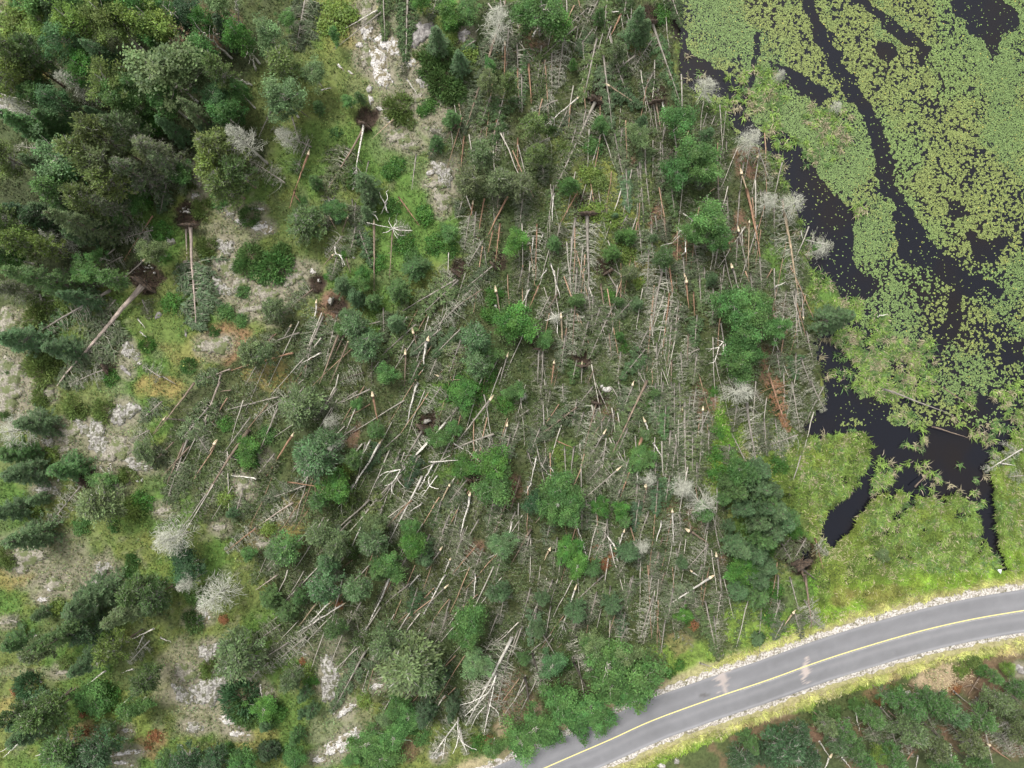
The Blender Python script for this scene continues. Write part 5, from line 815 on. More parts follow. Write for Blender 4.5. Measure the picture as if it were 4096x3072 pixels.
# ------------------------------------------------------------------ rock outcrops and boulders
def rock_thing(s, x, y, rx, ry, an, c, r, tx, ty):
    z0 = hgt(x, y); g = np.random.default_rng(int(abs(x * 31 + y * 17)) + 5); big = max(rx, ry) > .7
    nr, na = (12, 40) if big else (5, 12); a = np.arange(na) * 6.283 / na; V = []
    hh = min(.8, .18 + .16 * min(rx, ry)) if big else .6 * min(rx, ry) + .05
    for i in range(nr):
        q = (i / (nr - 1)); k = 1 + .22 * np.sin(a * 2 + g.random() * .2 + x) + .16 * np.sin(a * 3 + y) + .13 * np.sin(a * 7 + x * 2) + .08 * np.sin(a * 13 + y * 3) if i == 0 else k
        u = np.cos(a) * rx * q * k; v = np.sin(a) * ry * q * k
        X_ = x + u * math.cos(an) - v * math.sin(an); Y_ = y + u * math.sin(an) + v * math.cos(an)
        h = hh * np.sqrt(np.maximum(0, 1 - q ** 2.2)) * (.6 + .8 * fbm(X_, Y_, 1.2, 3)) + (np.floor(fbm(X_, Y_, 1.6, 7) * 7) / 7 - .5) * .45 * (1 - q) * (1 if big else .1)
        V.append(np.stack([X_ - x, Y_ - y, h - .16 * (q > .9) + (fbm(X_, Y_, .5, 1) - .5) * .14 * big + hbase(X_, Y_) - z0], -1))
    V = np.concatenate(V); I = np.arange(nr * na).reshape(nr, na); J = np.roll(I, -1, 1)
    Fq = np.stack([I[:-1], J[:-1], J[1:], I[1:]], -1).reshape(-1, 4)[:, ::-1]
    nm = ('rock_outcrop' if s != 't' else 'lichen_outcrop') if big else 'boulder'
    mt = {'w': M_rockw, 'l': M_rock, 't': M_tan, 'd': M_rockd}[s]
    o = link(nm, build(nm, V, Fq[:, ::-1], None, None, mt, not big)); o.location = (x, y, z0)
    look = {'w': 'white', 'l': 'grey lichen-crusted', 't': 'low tan lichen-covered', 'd': 'dark grey'}[s] + (' rock outcrop' if big else ' boulder')
    look = ('broad ' if max(rx, ry) > 2.2 else ('' if max(rx, ry) > .9 or not big else 'small ')) + look
    o['category'] = 'rock'; o['group'] = 'bare rocks on the ridge' if big else 'loose boulders'
    THINGS.append((o, look, txy(c, r, tx, ty), nm, None))
M_rockd = noise_mat('dark_rock', (.10, .09, .085), (.30, .28, .26), 2.0, lo=.40, hi=.66, c3=(.40, .39, .36), sc3=3, f3=(.60, .68), bump=.6)
for a in RK: rock_thing(*a)
# stones in the pits
for (c, r, x, y, n, sp) in ((0, 1, 1620, 170, 12, .7), (0, 1, 1340, 620, 16, 1.2), (1, 0, 1175, 710, 6, .35), (2, 0, 1240, 760, 5, .6)):
    for i in range(n):
        xx, yy = T(c, r, x, y); rr = rng.uniform(.12, .26); rock_thing('w', xx + rng.normal(0, sp * .6), yy + rng.normal(0, sp * .6), rr, rr * rng.uniform(.6, 1), rng.random() * 3, c, r, x + rng.normal(0, 20), y + rng.normal(0, 20))

# ------------------------------------------------------------------ ground plants, grass, reeds, lily pads (uncountable)
def inrock(x, y):
    m = np.zeros(x.shape, bool)
    for s, px, py, rx, ry, an, *_ in RK:
        if rx < .5: continue
        dx, dy = x - px, y - py; u = dx * math.cos(an) + dy * math.sin(an); v = -dx * math.sin(an) + dy * math.cos(an)
        m |= (u / rx) ** 2 + (v / ry) ** 2 < (.95 if s != 't' else .5)
    return m
def leafstuff(name, n, area, size, dens, up=1.0, h=.25, vegmix=.35, val=1.0):
    x = rng.uniform(area[0], area[1], n); y = rng.uniform(area[2], area[3], n)
    k = ~wmask(x, y) & (road_d(x, y) > RHW + 1.5 + fbm(x, y, 1.5, 2) * 1.3) & (~inrock(x, y) | (fbm(x, y, 1.1, 4) > .60)) & dens(x, y); x, y = x[k], y[k]
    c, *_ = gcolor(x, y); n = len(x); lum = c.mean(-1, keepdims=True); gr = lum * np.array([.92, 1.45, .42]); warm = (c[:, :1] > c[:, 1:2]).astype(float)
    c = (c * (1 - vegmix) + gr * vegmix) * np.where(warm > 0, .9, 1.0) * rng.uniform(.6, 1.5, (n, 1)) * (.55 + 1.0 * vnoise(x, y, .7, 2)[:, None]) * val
    c[:, 0] *= rng.uniform(.8, 1.2, n)
    nrm = unit(rng.normal(0, .5, (n, 3)) + np.array([0, 0, up])); TD = unit(np.cross(nrm, rng.normal(0, 1, (n, 3)))); S = np.cross(nrm, TD)
    hh = hbase(x, y) + h * fbm(x, y, 1.3, 4) * 2 * rng.random(n) + .02
    ln = rng.uniform(.6, 1.5, n) * size; V, Fq = quads(np.stack([x, y, hh], -1), TD, S, ln, ln * rng.uniform(.4, .8, n))
    me = build(name, V, Fq, None, {'gcol': ('FLOAT_COLOR', np.repeat(np.concatenate([c, np.ones((n, 1))], 1), 4, 0))}, M_cover)
    return me
o = link('ground_plants', leafstuff('ground_plants', 330000, (-77, 62, -59, 59), .25, lambda x, y: (fbm(x, y, 1.4, 6) > .36) & (~inpoly(x, y, EASTLAND) | (fbm(x, y, 3, 1) > .55)), h=.5), kind='stuff'); tagged(o, 'low leafy bearberry, moss and seedlings covering the forest ground', 'ground cover')
# fallen boughs: dull needled twig litter through the blowdown
def falldir(x, y):                           # direction the wind laid the trees, photo compass: down, veering to the lower left further left
    return np.radians(-90 - 34 * smooth(-(x + .25 * y), -8, 22) + (fbm(x, y, 9, 4) - .5) * 40)
nv = 620; cx = rng.uniform(-52, 50, nv * 3); cy = rng.uniform(-57, 60, nv * 3); k = inpoly(cx, cy, BLOW) & ~wmask(cx, cy) & (road_d(cx, cy) > RHW + 5); cx, cy = cx[k][:nv], cy[k][:nv]; nv = len(cx)
fa = falldir(cx, cy) + rng.normal(0, .20, nv); tln = rng.uniform(5, 11, nv); nbv = 34
s_ = np.tile(np.linspace(0, 1, nbv), nv); ti = np.repeat(np.arange(nv), nbv); dx, dy = np.cos(fa)[ti], np.sin(fa)[ti]
bx = cx[ti] + dx * tln[ti] * (s_ - .5); by = cy[ti] + dy * tln[ti] * (s_ - .5); nb_ = len(bx); side = np.where(rng.random(nb_) < .5, -1, 1)
bl = (1.6 * (1 - s_) ** .6 + .25) * rng.uniform(.5, 1.1, nb_); bz = hbase(bx, by) + rng.uniform(.15, .45, nb_); greenv = (rng.random(nv) < .62)[ti]
ux, uy = -dy * side, dx * side; ba = np.arctan2(uy + dy * .25, ux + dx * .25) + rng.normal(0, .22, nb_)
Cs, Ds, Ls, Ws, Cc = [], [], [], [], []
for q in range(3):                           # the bough, curling towards the tip
    aa = ba + np.where(np.cos(ba) * dy - np.sin(ba) * dx > 0, 1, -1) * rng.uniform(-.05, .45, nb_) * q
    d = np.stack([np.cos(aa), np.sin(aa), np.full(nb_, -.10)], -1); p = np.stack([bx, by, bz], -1) if q == 0 else p + d0 * (bl / 3)[:, None]
    Cs.append(p); Ds.append(d); Ls.append(bl / 2.6); Ws.append(np.full(nb_, .034)); Cc.append(np.array([.33, .315, .25]) * rng.uniform(.35, 1.2, (nb_, 1))); d0 = d
    for w in range(3):
        sd2 = rng.choice([-1, 1], nb_); a2 = aa + sd2 * rng.uniform(.5, 1.0, nb_); d2 = np.stack([np.cos(a2), np.sin(a2), rng.uniform(-.4, .1, nb_)], -1)
        Cs.append(p + d * (bl / 3 * rng.random(nb_))[:, None]); Ds.append(d2); Ls.append(rng.uniform(.2, .42, nb_)); Ws.append(np.where(greenv, rng.uniform(.10, .20, nb_), .03))
        Cc.append(np.where(greenv[:, None], np.array([.088, .122, .048]) * rng.uniform(.5, 1.5, (nb_, 1)), np.array([.24, .23, .18]) * rng.uniform(.4, 1.2, (nb_, 1))))
Cs = np.concatenate(Cs); TD = unit(np.concatenate(Ds)); ln = np.concatenate(Ls); wd2 = np.concatenate(Ws); cc = np.concatenate(Cc); n = len(Cs); k = ~wmask(Cs[:, 0], Cs[:, 1]); Cs, TD, ln, wd2, cc = Cs[k], TD[k], ln[k], wd2[k], cc[k]; n = len(Cs)
S = unit(np.cross(TD, rng.normal(0, .35, (n, 3)) + np.array([0, 0, 1.]))); V, Fq = quads(Cs, TD, S, ln, wd2); print('boughs', n)
o = link('branch_litter', build('branch_litter', V, Fq, None, {'gcol': ('FLOAT_COLOR', np.repeat(np.concatenate([cc, np.ones((n, 1))], 1), 4, 0))}, M_cover), kind='stuff'); tagged(o, 'broken twigs and needled boughs littering the ground under the felled trees', 'branch litter')
k = rng.random(nv) < .75; q0 = np.stack([cx - np.cos(fa) * tln / 2, cy - np.sin(fa) * tln / 2, hbase(cx, cy) + .55], -1)[k]; q1 = np.stack([cx + np.cos(fa) * tln / 2, cy + np.sin(fa) * tln / 2, hbase(cx, cy) + .3], -1)[k]
s5 = np.linspace(0, 1, 5)[None, :, None]; P5 = q0[:, None] * (1 - s5) + q1[:, None] * s5 + rng.normal(0, .05, (len(q0), 5, 3)); V, Fq = tubes(P5, rng.uniform(.05, .10, (len(q0), 1)) * (1.1 - .75 * np.linspace(0, 1, 5))[None], 5)
pc = np.where(rng.random((len(q0), 1)) < .3, np.array([[.27, .18, .12]]), np.array([[.31, .285, .24]])) * rng.uniform(.7, 1.25, (len(q0), 1))
o = link('felled_poles', build('felled_poles', V, Fq, None, {'gcol': ('FLOAT_COLOR', np.repeat(np.concatenate([pc, np.ones((len(pc), 1))], 1), 25, 0))}, M_ground, True), kind='stuff'); tagged(o, 'mass of thinner felled poles lying under the larger fallen trees', 'felled poles')
# grass blades
def blades(name, x, y, z, ln, wd, tilt, col, curl=.5, kb=1, label='', cat=''):
    n = len(x); az = rng.random(n) * 6.283 + 0; az = np.where(rng.random(n) < .6, rng.normal(.9, .7, n) + fbm(x, y, 2.2, 2) * 7, az)
    d = np.stack([np.cos(az), np.sin(az), np.zeros(n)], -1); s = np.stack([-np.sin(az), np.cos(az), np.zeros(n)], -1)
    p0 = np.stack([x, y, z], -1); tl = rng.uniform(*tilt, n)[:, None]; up = np.array([0, 0, 1.]); ln = ln[:, None]; wd = np.asarray(wd).reshape(-1, 1) * np.ones((n, 1))
    p1 = p0 + (d * tl * .8 + up * (1 - tl * .5)) * ln * .5; p2 = p1 + (d * (tl + .4) * .8 + up * (.25 - tl * .3)) * ln * .55
    V = np.stack([p0 - s * wd * .5, p0 + s * wd * .5, p1 + s * wd * .5, p1 - s * wd * .5, p2], 1).reshape(-1, 3); b = np.arange(n)[:, None] * 5
    me = build(name, V, b + np.array([[0, 1, 2, 3]]), b + np.array([[3, 2, 4]]), {'gcol': ('FLOAT_COLOR', np.repeat(np.concatenate([col, np.ones((n, 1))], 1), 5, 0))}, M_cover)
    o = link(name, me, kind='stuff'); tagged(o, label, cat); return o
x = rng.uniform(14, 78, 380000); y = rng.uniform(-59, 8, 380000)
k = inpoly(x + (fbm(x, y, 3, 3) - .5) * 3, y, EASTLAND) & ~wmask(x, y) & ~inpoly(x, y, SOUTHW) & (road_d(x, y) > RHW + .7 + fbm(x, y, 1.2, 5) * 1.2); x, y = x[k], y[k]; n = len(x)
c, *_ = gcolor(x, y); cl = vnoise(x, y, .8, 3)[:, None]; c = c * np.array([1.35, 1.5, 1.05]) * rng.uniform(.7, 1.4, (n, 1)) * (.7 + .8 * cl); st = rng.random(n) < .04 + .25 * smooth(fbm(x, y, 3, 7), .55, .7); c[st] = np.array([.42, .38, .22]) * rng.uniform(.7, 1.2, (st.sum(), 1))
blades('meadow_grass', x, y, hbase(x, y), rng.uniform(.35, 1.0, n), rng.uniform(.06, .12, n), (.4, 1.0), c, label='tall bright grass of the wet meadow and roadside verge', cat='grass')
# sedge and reed tufts over the water: polygon, tufts per m2, colour mix (straw share)
SEDGE = [(OV([(1745, 935), (1790, 935), (1870, 930), (1882, 965), (1872, 1010), (1840, 1060), (1782, 1120), (1735, 1100), (1720, 1000)]), 2.6, .35), (OV([(1885, 1000), (1930, 1060), (1880, 1110), (1815, 1190), (1840, 1230), (2160, 1240), (2120, 1140), (2100, 1085), (2060, 1060), (2010, 1082), (1960, 1062), (1900, 1050)]), 2.8, .28),
         (OV([(1885, 985), (1910, 985), (1925, 1030), (1905, 1075), (1880, 1085)]), 3, .3), (OV([(1920, 1000), (1995, 1000), (1985, 1050), (1930, 1060)]), 1.6, .3), (OV([(1990, 1040), (2100, 1030), (2125, 1090), (1960, 1095), (1930, 1060)]), .9, .45),
         (OV([(1990, 1000), (2120, 970), (2130, 1050), (2000, 1050)]), .35, .5), (OV([(1500, 170), (1620, 150), (1635, 230), (1610, 260), (1560, 245), (1500, 230)]), 1.3, .5), (OV([(1470, 60), (1500, 80), (1520, 130), (1500, 200), (1478, 190)]), .6, .7),
         (OV([(1625, 130), (1680, 150), (1700, 190), (1690, 290), (1720, 330), (1700, 340), (1650, 300), (1640, 260), (1625, 200)]), 1.6, .3), (OV([(1770, 220), (1830, 235), (1850, 270), (1830, 330), (1800, 350), (1760, 300), (1740, 240)]), 1.5, .6), (OV([(1700, 290), (1740, 300), (1800, 370), (1830, 420), (1790, 400), (1730, 350)]), 1.2, .35),
         (OV([(1840, 445), (1870, 448), (1868, 475), (1842, 475)]), 4, .5), (OV([(1790, 640), (1850, 640), (1880, 680), (1930, 690), (1940, 740), (1900, 800), (1850, 790), (1800, 720)]), 2.6, .35), (OV([(1780, 700), (1830, 700), (1850, 800), (1840, 850), (1780, 830), (1760, 770)]), 1.0, .7),
         (OV([(1850, 770), (1930, 740), (2000, 730), (2030, 760), (2020, 850), (1960, 860), (1860, 850)]), 2.8, .55), (OV([(1840, 820), (1960, 810), (1960, 850), (1860, 870)]), 2.0, .4), (OV([(1920, 900), (1990, 880), (2010, 940), (1990, 975), (1930, 960)]), 1.8, .3), (OV([(2060, 850), (2212, 820), (2300, 800), (2300, 960), (2212, 930), (2150, 970), (2110, 950), (2060, 900)]), 1.5, .5),
         (OV([(2140, 960), (2212, 900), (2300, 900), (2300, 1240), (2190, 1240), (2150, 1120)]), 2.5, .3), (OV([(1740, 570), (1790, 610), (1830, 650), (1770, 660), (1740, 620)]), 1.6, .45), (OV([(1690, 370), (1735, 470), (1750, 560), (1735, 565), (1710, 480), (1680, 400)]), 1.3, .5), (OV([(1620, 320), (1660, 330), (1700, 350), (1690, 400), (1640, 370)]), 1, .6)]
sx, sy, ss = [], [], []
for P, dn, stf in SEDGE:
    a = np.array(P); x0, y0 = a.min(0); x1, y1 = a.max(0); n = int((x1 - x0) * (y1 - y0) * dn); x = rng.uniform(x0, x1, n); y = rng.uniform(y0, y1, n)
    k = inpoly(x + (fbm(x, y, 2, 1) - .5) * 2.4, y + (fbm(x, y, 2, 4) - .5) * 2.4, P) & (fbm(x, y, 2.2, 2) > .40); sx.append(x[k]); sy.append(y[k]); ss.append(np.full(k.sum(), stf))
x = np.concatenate(sx); y = np.concatenate(sy); sf = np.concatenate(ss); kb = 20
wmk = wmask(x, y); z = np.where(wmk, WZ, hbase(x, y)); tn = rng.random(len(x)) < sf * .5; tufc = np.where(tn[:, None], np.array([[.30, .27, .17]]), np.where(rng.random((len(x), 1)) < .6, np.array([[.20, .30, .07]]), np.array([[.11, .19, .06]])))
x = np.repeat(x, kb) + rng.normal(0, .17, len(x) * kb); y = np.repeat(y, kb) + rng.normal(0, .17, len(y) * kb); z = np.repeat(z, kb); c = np.repeat(tufc, kb, 0) * rng.uniform(.5, 1.5, (len(x), 1)); n = len(x)
pk = rng.random(n) < .07; c[pk] = np.array([.46, .38, .28]) * rng.uniform(.5, 1.2, (pk.sum(), 1))
print('sedge blades', n)
blades('sedge_tufts', x, y, z, rng.uniform(.5, 1.2, n), rng.uniform(.05, .10, n), (.3, 1.1), c, label='green and straw-coloured sedge tufts standing in the dark bog water', cat='sedge')
# lily pads
CH = [(OV([(1735, -40), (1765, 60), (1800, 120), (1835, 180), (1872, 240), (1900, 300), (1917, 360), (1920, 410)]), 1.05), (OV([(1835, -20), (1900, 38), (1960, 80), (1992, 106)]), .8), (OV([(1917, 400), (1955, 450), (1990, 520), (2040, 575), (2068, 625), (2060, 690), (2040, 735), (2010, 775), (2000, 820)]), .95), (OV([(1640, 80), (1635, 150), (1610, 210), (1600, 260)]), .5), (OV([(1440, 0), (1470, 90), (1485, 150), (1480, 220)]), 1.2), (OV([(1480, 140), (1600, 200)]), 1.6)]
OPEN = [OV([(1560, 240), (1600, 215), (1650, 280), (1700, 290), (1740, 330), (1790, 410), (1840, 448), (1850, 480), (1842, 560), (1870, 590), (1900, 600), (1880, 650), (1800, 640), (1740, 570), (1700, 400), (1640, 330)]), OV([(1895, 85), (1935, 100), (1945, 120), (1915, 135), (1895, 120)]),
        OV([(2040, -10), (2060, 30), (2080, 45), (2120, 90), (2150, 130), (2170, 115), (2160, 75), (2200, 60), (2198, 20), (2160, -10)]), OV([(1665, 140), (1700, 150), (1790, 190), (1800, 212), (1770, 222), (1720, 195), (1680, 172)]), OV([(1745, 930), (1790, 870), (1860, 855), (1930, 850), (1915, 900), (1990, 970), (2030, 930), (2100, 940), (2150, 1000), (2100, 1060), (1990, 1050), (1900, 960), (1850, 900), (1790, 930)]),
        OV([(1930, 430), (1960, 470), (1990, 500), (2040, 560), (2000, 575), (1950, 560), (1935, 500)]), OV([(1995, 560), (2060, 560), (2130, 620), (2100, 640), (2040, 620)]), OV([(2090, 500), (2180, 520), (2150, 570), (2110, 560)]), OV([(2160, 740), (2212, 740), (2212, 780), (2170, 790)]), OV([(2110, 600), (2170, 620), (2150, 650)]), OV([(1990, 100), (2000, 130), (1985, 140), (1975, 120)]), OV([(2100, 840), (2180, 860), (2120, 900), (2070, 880)]), OV([(1470, 200), (1560, 235), (1640, 380), (1500, 300)]), OV([(2030, 420), (2100, 470), (2060, 480)]),
        OV([(1780, 700), (1850, 720), (1850, 860), (1780, 870)])]
FILM = OV([(1450, -20), (1570, -20), (1600, 60), (1660, 120), (1700, 190), (1750, 220), (1830, 260), (1870, 300), (1880, 420), (1830, 440), (1760, 390), (1730, 330), (1650, 290), (1630, 200), (1540, 110), (1480, 60)])
FILM2 = [OV([(1840, 640), (1900, 600), (1960, 620), (1990, 700), (1950, 760), (1880, 740)]), OV([(1915, 900), (1960, 885), (2000, 910), (1990, 970), (1930, 960)]), OV([(1880, 720), (2000, 700), (2030, 740), (1920, 800), (1880, 800)]), OV([(1860, 450), (1900, 440), (1900, 560), (1850, 560)]), OV([(2090, 20), (2212, 0), (2212, 400), (2150, 300), (2130, 150)]), OV([(2020, 780), (2100, 760), (2150, 830), (2060, 850), (2010, 830)]), OV([(2170, 560), (2212, 540), (2212, 720), (2170, 700)]), OV([(1880, 0), (1990, 90), (1900, 60)])]
n = 440000; x = rng.uniform(22, 77, n); y = rng.uniform(-6, 59, n)
x = np.concatenate([x, rng.uniform(77, 130, 9000)]); y = np.concatenate([y, rng.uniform(-6, 90, 9000)]); n = len(x)
wx = x + (fbm(x, y, 2, 1) - .5) * 2.2; wy = y + (fbm(x, y, 2, 4) - .5) * 2.2
k = inpoly(wx + .6, wy, WATER); ch = np.zeros(n, bool)
for P, w in CH: ch |= distline(wx, wy, P) < w * (.8 + .5 * fbm(x, y, 3, 6))
for P in OPEN: ch |= inpoly(wx, wy, P)
fx_ = x + (vnoise(x, y, 2.5, 1) - .5) * 5 + rng.normal(0, .8, n); fy_ = y + (vnoise(x, y, 2.5, 4) - .5) * 5 + rng.normal(0, .8, n); film = inpoly(fx_, fy_, FILM)
for P in FILM2: film |= inpoly(fx_, fy_, P)
sparse = smooth(-y, -32, -8); near = .66 * vnoise(x, y, .27, 2) + .20 * vnoise(x, y, .5, 7) + .14 * vnoise(x, y, 1.2, 5); big = fbm(x, y, 5, 5); thr = .40 + .13 * sparse + .16 * (big - .5) * 2 - .17 * film
ok = k & (y > -8) & np.where(ch, (near > .66) & (rng.random(n) < .12), near > thr) & ((rng.random(n) < .85) | film)
lowsouth = (x < W(1800 * 1.8517, 0)[0]) & (y < 8); ok &= ~lowsouth | (rng.random(n) < .1)
x, y, film = x[ok], y[ok], film[ok]; n = len(x); print('pads', n)
a = np.arange(5) * math.pi / 2.5; rr = np.where(film, rng.uniform(.05, .10, n), rng.uniform(.05, .115, n)); ph = rng.random(n) * 6
V = np.stack([x[:, None] + np.cos(a + ph[:, None]) * rr[:, None], y[:, None] + np.sin(a + ph[:, None]) * rr[:, None] * .9, WZ + .012 + rng.random((n, 1)) * .05 + rng.normal(0, .012, (n, 5))], -1).reshape(-1, 3)
b = np.arange(n)[:, None] * 5; Fq = b + np.array([[0, 1, 2, 3]]); Ft = b + np.array([[0, 3, 4]])
gm = smooth(fbm(x, y, 7, 7), .40, .62); c = np.array([.160, .195, .060]) * (1 - gm[:, None]) + np.array([.135, .195, .062]) * gm[:, None]; c[film] = np.array([.125, .185, .062]); c *= rng.uniform(.55, 1.25, (n, 1)); c[rng.random(n) < .006] = (.34, .30, .07)
o = link('lily_pads', build('lily_pads', V, Fq, Ft, {'gcol': ('FLOAT_COLOR', np.repeat(np.concatenate([c, np.ones((n, 1))], 1), 5, 0))}, attr_mat('lily_pad_leaf', rough=.5, amp=.12, sc=1.5)), kind='stuff')
tagged(o, 'yellow-green floating lily pads spread over the dark pond water', 'lily pads')
# pale stones along the road edge
n = 3000; i = rng.integers(0, len(RX), n); sd_ = np.where(rng.random(n) < .6, 1, -1); of = sd_ * (RHW + .15 + np.abs(rng.normal(0, .4, n))); P = RX[i] + NR[i] * of[:, None] + rng.normal(0, .2, (n, 2))
s = rng.uniform(.015, .05, n); oc = np.array([[1, 0, 0], [0, 1, 0], [-1, 0, 0], [0, -1, 0], [0, 0, .8]]); V = (np.concatenate([P, np.full((n, 1), .075)], 1)[:, None] + oc[None] * s[:, None, None] * rng.uniform(.6, 1.4, (n, 5, 1))).reshape(-1, 3)
b = np.arange(n)[:, None] * 5; Ft = np.concatenate([b + np.array([[q, (q + 1) % 4, 4]]) for q in range(4)])
o = link('gravel', build('gravel', V, None, Ft, None, M_grav), kind='stuff'); tagged(o, 'loose pale gravel stones along both edges of the road', 'gravel')
# straw chips on the south bank
px, py = T(3, 3, 870, 510); n = 900; x = px + rng.normal(0, 2.2, n); y = py + rng.normal(0, .9, n) + (x - px) * .2; an = rng.random(n) * 3.14; TD = np.stack([np.cos(an), np.sin(an), np.zeros(n)], -1); V, Fq = quads(np.stack([x, y, hbase(x, y) + .3], -1), TD, np.stack([-np.sin(an), np.cos(an), np.zeros(n)], -1), rng.uniform(.15, .5, n), rng.uniform(.04, .1, n))
cc = np.array([.5, .40, .26]) * rng.uniform(.5, 1.2, (n, 1)); o = link('wood_chips', build('wood_chips', V, Fq, None, {'gcol': ('FLOAT_COLOR', np.repeat(np.concatenate([cc, np.ones((n, 1))], 1), 4, 0))}, M_cover), kind='stuff'); tagged(o, 'pale straw-coloured wood chips scattered on the bank below the road', 'wood chips')

# ------------------------------------------------------------------ the trees
for (u0, v0, u1, v1, kd, tn, op, gr, th) in FL: fell(u0, v0, u1, v1, kd, tn, op, green=gr, thick=th)
for c, r, a in items(STAND):
    u, v = txy(c, r, float(a[2]), float(a[3])); bs = txy(c, r, float(a[7]), float(a[8])) if len(a) > 8 else None
    kk, cc = a[0], a[1]
    stand(u, v, float(a[5]), float(a[4]), kk, cc if cc in GREENS else 'g', 'tip' if a[6] == 't' else 'c', bs, tone=None)
for c, r, a in items(BUSH):
    u, v = txy(c, r, float(a[2]), float(a[3])); bush(u, v, float(a[4]), a[1], a[0] == '1')
# leaning pale birch stems seen between the crowns, each a bare stem with a few limbs
def tubeobj(name, lines, r0, parent, color, mat, r1=.35):
    b = Bag()
    for ln_ in lines:
        P = np.array(ln_['p'], float); s = np.linspace(0, 1, len(P)); r = ln_['r'] * (1 - (1 - r1) * s)
        V, Fq = tubes(P[None], r[None], 6); b.add(V, Fq)
    return link(name, b.mesh(name, mat, True), parent, color)
def crook(p, q, m, amp):
    s = np.linspace(0, 1, m)[:, None]; P = np.array(p) * (1 - s) + np.array(q) * s; P[1:-1] += rng.normal(0, amp, (m - 2, 3)); return P
for (x0, y0, x1, y1, h) in ((1700, 345, 1425, 190, 8), (1750, 335, 1400, 40, 11), (1230, 480, 1020, 120, 10), (1178, 478, 970, 280, 7), (1190, 670, 1000, 530, 5), (900, 430, 750, 300, 7), (2005, 505, 1712, 240, 9), (2212, 610, 2140, 430, 4), (2085, 235, 2035, 0, 7), (2175, 735, 1980, 655, 5), (1550, 470, 1500, 330, 4), (1900, 320, 1830, 250, 4), (1950, 265, 1800, 0, 8)):
    b0 = PX(*txy(0, 0, x0, y0)); u, v = txy(0, 0, x1, y1); tx, ty = W(u, v, h); tp = (tx, ty, h)
    e = empty('leaning_birch', Matrix.Translation(b0), 'birch', 'bare white leaning birch stem between leafy crowns', 'leaning_birch', 'leaning birch stems in the upper left wood', txy(0, 0, (x0 + x1) / 2, (y0 + y1) / 2))
    q = np.array(tp) - np.array(b0); P = crook((0, 0, 0), q, 8, .16)
    tubeobj('trunk', [{'p': P, 'r': .15}], .15, e, TONE['w'], M_birch)
    tubeobj('branches', [{'p': crook(P[k], P[k] + q * .16 + rng.normal(0, .8, 3), 5, .06), 'r': .05} for k in (3, 4, 5, 6, 6)], .05, e, TONE['w'], M_birch)
